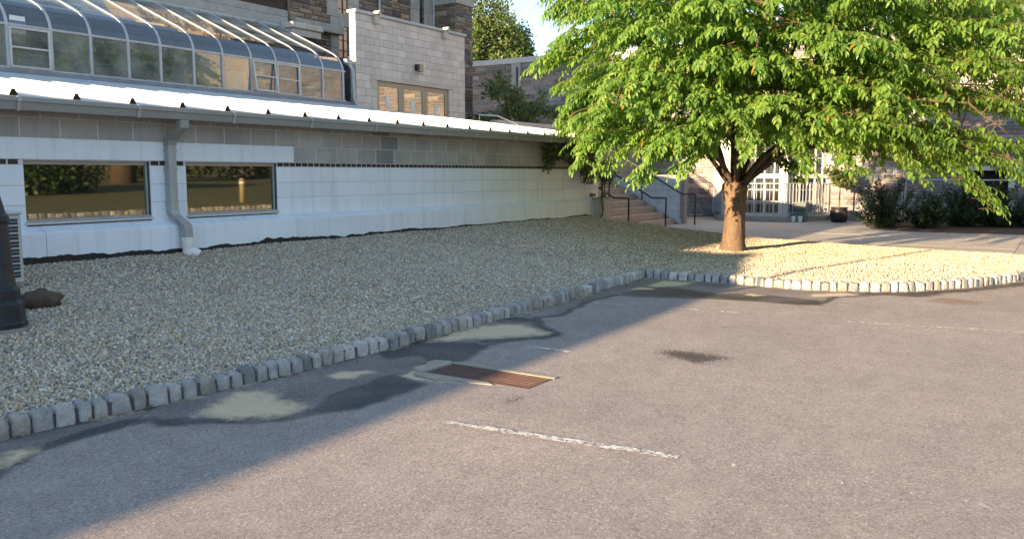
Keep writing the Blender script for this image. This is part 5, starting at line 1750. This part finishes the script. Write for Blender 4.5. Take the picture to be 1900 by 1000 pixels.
def grow_crown():
    R_ = np.random.default_rng(42)
    # flattened leafy boughs, spaced apart so that dark gaps stay between the shelves
    C_ = []
    tries = 0
    while len(C_) < 250 and tries < 40000:
        tries += 1
        a, z = R_.uniform(-3.9, 5.5), R_.uniform(1.2, 6.8)
        sd = float(poly_sd(np.array([[a, z]]), SIL)[0])
        if sd < (.95 if a < -1.5 else .55 if a < 3 else .45):
            continue
        D = 3.1 * math.sqrt(max(.03, 1 - (1 - min(sd / 2.1, 1)) ** 2))
        d = R_.uniform(-1, 1) * D
        if abs(d) < .62 * D and R_.random() < .72:
            continue
        if z < 2.35 and (d > -1.2 and abs(a - .3) < 2.4):
            continue
        if z < 2.0 and d > -.4:
            continue
        if math.hypot(a - .8, (z - 4.95) * 1.2) < .42 or math.hypot(a - 1.25, z - 4.75) < .3:
            continue
        p = np.array([a, d, z])
        if any(((p - q[:3]) ** 2 * [1, 1, 3.6]).sum() < .64 for q in C_):
            continue
        C_.append(np.array([a, d, z, R_.uniform(.48, .78), R_.uniform(.13, .24)]))
    C_ = np.array(C_)
    anc, outl, sdl = [], [], []
    for a, d, z, rh, rv in C_:
        n = int(44 * (rh / .6) ** 2)
        # bough axis: away from the trunk
        ax = np.array([a - .2, d]) + R_.normal(0, .35, 2)
        ax /= np.linalg.norm(ax) + 1e-6
        v = R_.normal(0, 1, (n, 2)); rr_ = np.sqrt(R_.random(n)); v = v / np.linalg.norm(v, axis=1, keepdims=True) * rr_[:, None]
        along, across = v[:, 0] * rh * 1.25, v[:, 1] * rh * .8
        pa = a + ax[0] * along - ax[1] * across
        pd = d + ax[1] * along + ax[0] * across
        pz = z + rv * (R_.random(n) - .35) - .30 * rr_ ** 2 * rh - .16 * along
        anc.append(np.column_stack([pa, pd, pz]))
        o = np.column_stack([ax[0] * .8 + v[:, 0] * ax[0] - v[:, 1] * ax[1], ax[1] * .8 + v[:, 0] * ax[1] + v[:, 1] * ax[0]])
        outl.append(o + R_.normal(0, .3, o.shape)); sdl.append(rr_)
    for p0, p1 in FINGERS:
        p0, p1 = np.array(p0), np.array(p1)
        for strand in range(3):
            off = R_.normal(0, .14, 3) * [1, 1, .5]
            for t in np.linspace(0.1, .92, 7):
                q = p0 + (p1 - p0) * t + off * (1 - .5 * t)
                q[2] += .22 * math.sin(math.pi * t)
                for _ in range(2):
                    anc.append((q + R_.normal(0, .05, 3))[None]); dv = (p1 - p0)[:2]
                    outl.append((dv / np.linalg.norm(dv) + R_.normal(0, .35, 2))[None]); sdl.append(np.array([.9]))
    A3 = np.concatenate(anc); O2 = np.concatenate(outl); edge_ = np.concatenate(sdl)
    M_ = len(A3)
    anchors = TB + AX * A3[:, :1] + DX * A3[:, 1:2]
    anchors[:, 2] = A3[:, 2]
    outv = norm(AX * O2[:, :1] + DX * O2[:, 1:2] + np.column_stack([np.zeros(M_), np.zeros(M_), R_.normal(.0, .16, M_)]))
    droop = .22 + .35 * R_.random(M_) + .30 * edge_ ** 2
    lenS = R_.uniform(.26, .46, M_)
    K = 10
    tt = np.linspace(.08, 1, K)
    side0 = norm(np.cross(outv, [0, 0, 1.0]))
    pos, dr, upv, ln, wd = [], [], [], [], []
    tw_v, tw_f = [], []
    start = anchors - outv * (lenS * .45)[:, None] + np.array([0, 0, .06])
    for k, t in enumerate(tt):
        p = start + outv * (lenS * t)[:, None]
        p[:, 2] += lenS * (.22 * t - droop * t * t)
        s_ = (1 if k % 2 else -1)
        tang = outv.copy(); tang[:, 2] = .22 - 2 * droop * t
        d_ = tang * (.55 + .6 * (k == K - 1)) + side0 * (s_ * R_.uniform(.45, .85, M_) * (k < K - 1))[:, None]
        d_[:, 2] -= R_.uniform(.1, .9, M_)
        d_ += R_.normal(0, .16, d_.shape)
        u_ = np.tile([0, 0, 1.0], (M_, 1)) + outv * .55 + R_.normal(0, .28, (M_, 3))
        on = R_.random(M_) < .93
        pos.append(p[on]); dr.append(d_[on]); upv.append(u_[on])
        L_ = (R_.uniform(.075, .155, M_) * (1 - .25 * abs(t - .5)))[on]
        ln.append(L_); wd.append(L_ * R_.uniform(.42, .54, len(L_)))
    pos, dr, upv, ln, wd = map(np.concatenate, (pos, dr, upv, ln, wd))
    # twigs (three-sided), and thin branches back to the limbs
    TS = 4
    ring = np.array([[math.cos(a), math.sin(a)] for a in (0, 2.1, 4.2)])
    prev = None
    Vt, Ft = [], []
    up0 = np.array([0, 0, 1.0])
    for k in range(TS + 1):
        t = k / TS
        p = start + outv * (lenS * t)[:, None]
        p[:, 2] += lenS * (.22 * t - droop * t * t)
        rad = .005 * (1 - .7 * t)
        Vt.append(p[:, None, :] + side0[:, None, :] * (ring[None, :, :1] * rad) + up0 * (ring[None, :, 1:] * rad))
    Vt = np.stack(Vt, 1)                     # M,TS+1,3,3
    base = (np.arange(M_) * (TS + 1) * 3)[:, None]
    for k in range(TS):
        for j in range(3):
            j2 = (j + 1) % 3
            Ft.append(base + np.array([[k * 3 + j, k * 3 + j2, k * 3 + 3 + j2, k * 3 + 3 + j]]))
    o = np_mesh('twigs', Vt.reshape(-1, 3), np.concatenate(Ft), M['twig'], tree)
    props(o, kind='stuff')
    sel = R_.choice(M_, 520, replace=False)
    mb = MB()
    for i in sel:
        s_ = start[i]
        dd_ = np.linalg.norm(nodes - s_, axis=1) + np.where(nodes[:, 2] > s_[2] + .3, .8, 0)
        if dd_.min() > .95:
            continue
        nd = nodes[dd_.argmin()]
        mid = (nd + s_) / 2 + np.array([0, 0, .10 * np.linalg.norm(nd - s_)]) + R_.normal(0, .02, 3)
        mb.tube([nd, nd * .55 + mid * .45 + [0, 0, .015], mid, mid * .5 + s_ * .5 + [0, 0, .012], s_], [.013, .011, .009, .007, .005], 5, cap=False)
    mb.build('branches', M['bark_dark'], tree, kind='stuff')
    # the leaves that show largest become parts of their own
    px = pos - np.array(EYE)
    fw = np.array([math.cos(YAW) * math.cos(PITCH), math.sin(YAW) * math.cos(PITCH), -math.sin(PITCH)])
    depth = px @ fw
    v_img = 500 - 1580 * (px @ np.cross(AX, fw)) / depth
    rank = np.where((v_img > 5) & (v_img < 420), depth, 1e6)
    near = np.argsort(rank)[:300]
    mask = np.ones(len(pos), bool); mask[near] = False
    lm = []
    for i in range(3):
        me = bpy.data.meshes.new('leaf')
        T = LEAF_T.copy(); T[:, 2] *= (.6, 1.0, 1.5)[i]
        me.from_pydata([tuple(p) for p in T * [1, 1, 1]], [], [tuple(f) for f in LEAF_F])
        me.materials.append(M['leaf'])
        lm.append(me)
    dn = norm(dr[near]); sdn = norm(np.cross(dn, upv[near])); nn = np.cross(sdn, dn)
    for i, j in enumerate(near):
        L_, W_ = float(ln[j]), float(wd[j])
        mw = Matrix(((dn[i][0] * L_, sdn[i][0] * W_, nn[i][0] * L_, pos[j][0]), (dn[i][1] * L_, sdn[i][1] * W_, nn[i][1] * L_, pos[j][1]), (dn[i][2] * L_, sdn[i][2] * W_, nn[i][2] * L_, pos[j][2]), (0, 0, 0, 1)))
        inst('leaf', lm[i % 3], mw, tree)
    leaves('crown', pos[mask], dr[mask], upv[mask], ln[mask], wd[mask], M['leaf'], tree, kind='stuff')
    print('leaves', len(pos), 'sprays', M_)


grow_crown()


# ------------------------------------------------------------------ other planting
def blob_leaves(name, clumps, n, size, mat, parent, seed, aspect=.5, T=CARD_T, F=CARD_F, upw=.4, shell=.55):
    """leaves scattered through a union of ellipsoid clumps (cx,cy,cz,rx,ry,rz)"""
    R_ = np.random.default_rng(seed)
    c = np.array(clumps, float)
    w = c[:, 3] * c[:, 4] * c[:, 5]
    idx = R_.choice(len(c), n, p=w / w.sum())
    v = norm(R_.normal(0, 1, (n, 3)))
    rad = (shell + (1 - shell) * R_.random(n)) * (1 + .12 * R_.normal(0, 1, n))
    pos = c[idx, :3] + v * c[idx, 3:] * rad[:, None]
    d = norm(v + R_.normal(0, .8, (n, 3)) + [0, 0, upw])
    up = v + [0, 0, .6] + R_.normal(0, .4, (n, 3))
    L = R_.uniform(.7, 1.3, n) * size
    return leaves(name, pos, d, up, L, L * aspect, mat, parent, T, F, kind='stuff')


def clumpy(cx, cy, cz, rx, ry, rz, k, seed, rel=.42):
    R_ = np.random.default_rng(seed)
    out = []
    for _ in range(k):
        v = norm(R_.normal(0, 1, 3)); s_ = R_.uniform(.35, .95)
        f = R_.uniform(.7, 1.3) * rel
        out.append((cx + v[0] * rx * s_, cy + v[1] * ry * s_, cz + v[2] * rz * s_, rx * f, ry * f, rz * f))
    return out


# dark yews along the stone wall
YEW = [(26.4, 4.15, 1.25, .75, 'largest dark yew nearest the pot with a tapering top'), (26.6, 3.15, .85, .55, 'low dark yew second from the pot'), (27.4, 2.35, 1.05, .68, 'dark yew in the middle of the mulch bed'), (27.7, 1.45, 1.10, .70, 'dark yew below the basement doorway'), (28.0, .65, .9, .62, 'rightmost dark yew cut by the frame edge')]
for i, (x, y, h, rr_, lab) in enumerate(YEW):
    b_ = thing('yew_bush', (x, y, .06), lab, 'bush', 'yew bushes in the mulch bed')
    R_ = np.random.default_rng(60 + i)
    nb = 46
    pos, dr, up = [], [], []
    stems = MB()
    for k in range(nb):
        az = R_.uniform(0, 6.28); el = R_.uniform(.25, 1.45)
        L = h * R_.uniform(.75, 1.12) * (1 if el > .8 else rr_ / h * 1.25)
        dv = np.array([math.cos(az) * math.cos(el), math.sin(az) * math.cos(el), math.sin(el)])
        p0 = np.array([x, y, .07])
        pts = [p0 + dv * L * t + np.array([0, 0, .10 * L * t * t]) for t in (0, .35, .7, 1)]
        stems.tube(pts, [.010, .008, .005, .002], 4, cap=False)
        m_ = 120
        t = R_.uniform(.12, 1, m_)
        q = p0 + dv * L * t[:, None]; q[:, 2] += .10 * L * t * t
        q += R_.normal(0, .035, q.shape)
        e = norm(dv * .8 + R_.normal(0, .75, (m_, 3)))
        pos.append(q); dr.append(e); up.append(R_.normal(0, 1, (m_, 3)))
    stems.build('stems', M['bark_dark'], b_)
    pos, dr, up = map(np.concatenate, (pos, dr, up))
    L = R_.uniform(.07, .13, len(pos))
    leaves('foliage', pos, dr, up, L, L * .30, M['leaf_yew'], b_, CARD_T, CARD_F, kind='stuff')

# standard tree in a black pot
pt = thing('potted_tree', (29.0, 6.0, .03), 'small round headed tree in a black glazed pot', 'potted tree')
MB().lathe(29.0, 6.0, [(.20, .03), (.25, .06), (.29, .22), (.28, .38), (.24, .46), (.27, .48), (.27, .51), (.23, .51), (.22, .47)], 24).build('pot', M['pot'], pt, smooth=True)
MB().tube([(29.0, 6.0, .46), (29.01, 6.01, .9), (29.0, 6.0, 1.3)], [.03, .025, .018], 8).build('trunk', M['bark'], pt)
blob_leaves('crown', clumpy(29.0, 6.0, 1.55, .42, .42, .42, 12, 5), 1500, .11, M['leaf_vine'], pt, 6)

# creeper on the end of the low wall
cr = thing('wall_creeper', (15.6, 8.9, 1.9), 'dark green creeper hanging on the end of the low wall', 'creeper')
blob_leaves('foliage', [(15.3, 8.85, 2.05, .30, .12, .25), (15.75, 8.82, 2.10, .35, .14, .22), (16.3, 8.85, 2.0, .35, .12, .2), (15.25, 8.88, 1.80, .16, .08, .16), (16.7, 8.7, 1.75, .3, .15, .35), (17.3, 8.6, 1.6, .25, .15, .3)], 1500, .10, M['leaf_vine'], cr, 8)
MB().tube([(17.5, 8.75, .9), (17.45, 8.7, 1.4), (16.9, 8.8, 1.9), (15.8, 8.85, 2.1), (15.25, 8.88, 1.9)], .012, 6).build('stem', M['bark_dark'], cr)

# sprawling shrub on the terrace
sh = thing('terrace_shrub', (25, 16.2, 3.1), 'straggly shrub with pale and dark leaves sprawling over the terrace', 'shrub')
SHC = [(23.9, 16.0, 4.35, .55, .4, .35), (24.5, 16.1, 4.75, .35, .3, .35), (25.0, 15.9, 4.25, .6, .4, .3), (24.8, 15.8, 3.75, .7, .4, .35), (25.9, 15.8, 3.85, .7, .4, .3), (26.7, 15.4, 3.8, .6, .4, .25), (27.5, 15.0, 3.75, .6, .4, .22), (23.5, 16.2, 3.35, .7, .4, .25), (22.6, 16.4, 3.25, .6, .3, .2), (26.3, 15.6, 4.3, .25, .2, .3), (25.5, 15.7, 3.4, .6, .4, .25), (24.1, 15.9, 3.5, .5, .3, .25)]
blob_leaves('foliage', SHC, 3200, .16, M['leaf_vine'], sh, 9, .42, upw=-.1, shell=.2)
mb = MB()
for cx, cy, cz, *_ in SHC:
    mb.tube([(25, 16.2, 3.1), ((25 + cx) / 2, (16.2 + cy) / 2, (3.1 + cz) / 2 + .1), (cx, cy, cz)], [.03, .02, .008], 5, cap=False)
mb.build('stems', M['bark_dark'], sh)


def big_tree(name, x, y, h, rx, n, leaf, mat, label, seed, cat='tree', group=None, z0=0, trunk_r=.25, cl=26, low=.35):
    t = thing(name, (x, y, z0), label, cat, group)
    cz = z0 + h * (low + 1) / 2
    mb = MB()
    mb.tube([(x, y, z0 - .2), (x + .1, y, z0 + h * .3), (x, y + .1, z0 + h * .6), (x + .1, y, z0 + h * .9)], [trunk_r, trunk_r * .8, trunk_r * .5, trunk_r * .15], 10)
    mb.build('trunk', M['bark_dark'], t, smooth=True)
    C_ = clumpy(x, y, cz, rx, rx, h * (1 - low) / 2, cl, seed, .36)
    mb = MB()
    for c in C_:
        mb.tube([(x, y, z0 + h * .35), ((x + c[0]) / 2, (y + c[1]) / 2, (z0 + h * .35 + c[2]) / 2 + .2), c[:3]], [trunk_r * .35, trunk_r * .2, .03], 5, cap=False)
    mb.build('limbs', M['bark_dark'], t)
    blob_leaves('crown', C_, n, leaf, mat, t, seed + 1, .55, shell=.35)
    return t


for i, (x, y, h, rx, lab) in enumerate([(50, 34.6, 14.0, 2.6, 'tall tree against the sky just right of the stone hall'), (54, 35.0, 12.4, 2.4, 'rounded tree behind the far wall, second from the stone hall'), (58.5, 36, 10.8, 3.2, 'pale green tree farthest right behind the far wall'), (46, 30.9, 8.8, 2.6, 'low dense tree directly above the far wall coping')]):
    big_tree('broadleaf_tree', x, y, h, rx, 15000, .25, M['leaf_far'], lab, 200 + 10 * i, group='trees behind the stone wall')

# ------------------------------------------------------------------ left edge: lamp post, air conditioner, boulder
LX, LY = 3.42, 6.98
lz = gz(LX, LY) - .02
lp = thing('iron_post', (LX, LY, lz), 'black green cast iron post with stepped base at the left edge of the gravel', 'post')
MB().prism([(LX + .195 * math.cos(a), LY + .195 * math.sin(a)) for a in np.arange(8) * math.pi / 4 + .39], lz - .05, lz + .035).build('base_plate', M['concrete_side'], lp)
MB().lathe(LX, LY, [(.175, lz + .035), (.175, lz + .07), (.165, lz + .085), (.158, lz + .22), (.15, lz + .235), (.135, lz + .25), (.135, lz + .33), (.11, lz + .36)], 8, a0=.39).build('pedestal', M['iron_green'], lp)
MB().lathe(LX, LY, [(.11, lz + .36), (.095, lz + .5), (.082, lz + .85), (.09, lz + .87), (.09, lz + .91), (.068, lz + .94), (.055, lz + 1.0), (.032, lz + 1.1), (.026, 1.95)], 12).build('shaft', M['iron_green'], lp)
MB().lathe(LX, LY, [(.03, 1.951), (.034, 1.97), (.02, 2.02), (.008, 2.07)], 12).build('finial', M['iron_green'], lp)

sp_ = thing('shadow_post', (2.0, 6.23, gz(2.0, 6.23)), 'unseen steel post added left of the frame to cast a shadow line', 'post')
MB().tube([(2.0, 6.23, .1), (2.0, 6.23, 3.35)], .045, 10).build('pole', M['pipe'], sp_)  # added out of view for the long thin shadow across the gravel
MB().lathe(2.0, 6.23, [(.05, 3.351), (.05, 3.37), (.02, 3.40)], 10).build('cap', M['pipe'], sp_)

ac = thing('air_conditioner', (3.8, 8.1, .6), 'off white outdoor air conditioner beside the wall at the left edge', 'air conditioner')
X0, X1, Y0, Y1 = 3.35, 4.13, 7.98, 8.33
acz = .605
MB().cbox(X0, X1, Y0, Y1, acz, acz + .62, .012).build('casing', M['ac'], ac)
MB().cbox(X0 - .01, X1 + .01, Y0 - .01, Y1 + .01, acz + .621, acz + .65, .01).build('lid', M['ac'], ac)
for i in range(8):
    z = acz + .05 + i * .069
    MB().box(X1 - .150, X1 - .035, Y0 - .004, Y0 - .001, z, z + .054).build('vent', M['ac_dark'], ac)
    MB().box(X1 - .150, X1 - .035, Y0 - .006, Y0 - .0045, z + .025, z + .029).build('louvre', M['ac'], ac)
MB().cbox(X0 + .05, X0 + .5, Y0 - .006, Y0 - .001, acz + .06, acz + .55, .002).build('fan_grille', M['ac_dark'], ac)
for x in (X0 + .1, X1 - .14):
    zb = min(gz(x, 8.0), gz(x, 8.3)) - .03
    MB().box(x, x + .05, Y0 + .02, Y1 - .02, zb, acz - .001).build('foot', M['iron'], ac)

bx, by_ = 4.12, 8.03
bx, by_ = 3.93, 7.40
bz = gz(bx, by_)
rk = MB()
R_ = np.random.default_rng(12)
nn_, mm_ = 16, 9
V_ = []
for i in range(mm_ + 1):
    ph = math.pi * i / mm_
    for k in range(nn_):
        an = 2 * math.pi * k / nn_
        f = 1 + .16 * math.sin(3 * an + ph * 2) + .10 * math.sin(5 * an - 3 * ph) + R_.normal(0, .035)
        V_.append((bx + .17 * f * math.sin(ph) * math.cos(an) * (1 + .15 * math.cos(an)), by_ + .11 * f * math.sin(ph) * math.sin(an), bz + .055 + .085 * f * math.cos(ph)))
F_ = [(i * nn_ + k, (i + 1) * nn_ + k, (i + 1) * nn_ + (k + 1) % nn_, i * nn_ + (k + 1) % nn_) for i in range(mm_) for k in range(nn_)]
rk.mesh(V_, F_)
o = rk.build('boulder', M['rock'], None, smooth=True)
props(o, 'dark brown boulder lying beside the lamp post base', 'boulder')

# ------------------------------------------------------------------ the other side of the parking area (seen in the window panes)
def lawn_z(x, y):
    t = max(0, -12.9 - y)
    return .13 + .065 * min(t, 18) + .02 * max(0, t - 18)


V_, F_ = [], []
lx = list(np.arange(-20, 110, 5.0)); ly = [-12.75, -13.5, -16, -20, -25, -31, -40, -55, -90]
for x in lx:
    for y in ly:
        V_.append((x, y, lawn_z(x, y) + .06 * math.sin(x * .5 + y * .3)))
for i in range(len(lx) - 1):
    for j in range(len(ly) - 1):
        F_.append((i * len(ly) + j, i * len(ly) + j + 1, (i + 1) * len(ly) + j + 1, (i + 1) * len(ly) + j))
MB().mesh(V_, F_).build('lawn', M['grass'], None, smooth=True, label='dry lawn bank across the parking area', kind='structure')
lay_kerb('kerb', 'granite sett kerb of the lawn across the parking area', [catmull([(8, -12.6), (45, -12.6)], .03)], 9, .30, -1, .15)
big_tree('oak_tree', 29.2, -27, 11, 6.5, 5000, .5, M['leaf_hedge'], 'old oak with thick trunk on the lawn bank', 300, z0=lawn_z(29, -27), trunk_r=.75, low=.5)
for i, (x0, x1, y, h, lab) in enumerate([(10, 24.0, -21.5, 2.7, 'clipped hedge left of the oak on the lawn bank'), (31, 62, -31, 4.5, 'tall hedge right of the oak on the lawn bank')]):
    hd = thing('hedge', ((x0 + x1) / 2, y, lawn_z(x0, y)), lab, 'hedge')
    cl = [(x, y + random.uniform(-.3, .3), lawn_z(x, y) + h * .5, 1.3, 1.0, h * .55) for x in np.arange(x0, x1, 1.1)]
    blob_leaves('foliage', cl, 16000, .30 if i else .24, M['leaf_hedge'], hd, 90 + i, .6, shell=.75)
    mb = MB()
    for c in cl[::2]:
        mb.tube([(c[0], c[1], lawn_z(c[0], y) - .1), (c[0], c[1], c[2] + h * .3)], .07, 5)
    mb.build('stems', M['bark_dark'], hd)
bo = thing('bollard', (27.1, -14.4, lawn_z(27, -14.4)), 'yellowed round bollard on the lawn across the parking area', 'bollard')
z = lawn_z(27, -14.4)
MB().lathe(27.1, -14.4, [(.12, z - .1), (.12, z + 1.05), (.10, z + 1.12), (.04, z + 1.16)], 16).build('post', M['bollard'], bo, smooth=True)
MB().lathe(27.1, -14.4, [(.126, z + .9), (.126, z + .98)], 16).build('band', M['cup'], bo)
ob = thing('brick_building', (55, -48, 0), 'tan brick building across the lawn', 'building')
MB().box(30, 95, -56, -48, 0, 15).build('wall', M['facade'], ob)
MB().box(29.5, 95.5, -56.5, -47.6, 15, 15.6).build('parapet', M['limestone'], ob)
for x in np.arange(33, 93, 4.0):
    for z in (5, 8.5, 12):
        w = MB().box(x - .2, x + 1.9, -48.0, -47.92, z - .2, z + 2.1).build('window', M['limestone'], ob)
        MB().box(x, x + 1.7, -47.919, -47.9, z, z + 1.9).build('pane', M['glass_dark'], w)


# ------------------------------------------------------------------ small litter of dry leaves along the kerb and under the tree
def litter():
    R_ = np.random.default_rng(77)
    P = []
    K_ = KERB_ALL
    for _ in range(150):
        k = K_[R_.integers(60, len(K_))]
        P.append((k[0] + R_.normal(-.03, .10), k[1] - abs(R_.normal(.03, .09)), .012))
    for _ in range(130):
        x, y = TX + R_.normal(0, 1.9), TY + R_.normal(0, 1.4)
        if poly_sd(np.array([[x, y]]), BED)[0] > .15:
            P.append((x, y, gz(x, y) + .022))
    for _ in range(90):
        P.append((R_.uniform(20.5, 26), R_.uniform(-.5, 5), .034))
    P = np.array([p for p in P if p[0] < 12.0 or p[2] > .02 or p[1] < 3])
    n = len(P)
    an = R_.uniform(0, 6.28, n)
    d = np.column_stack([np.cos(an), np.sin(an), R_.normal(.12, .12, n)])
    L = R_.uniform(.025, .07, n)
    leaves('leaf_litter', P, d, np.tile([0, 0, 1.0], (n, 1)) + R_.normal(0, .15, (n, 3)), L, L * .5, M['litter'], None, label='scattered dry leaves along the kerb and under the tree', kind='stuff')


litter()
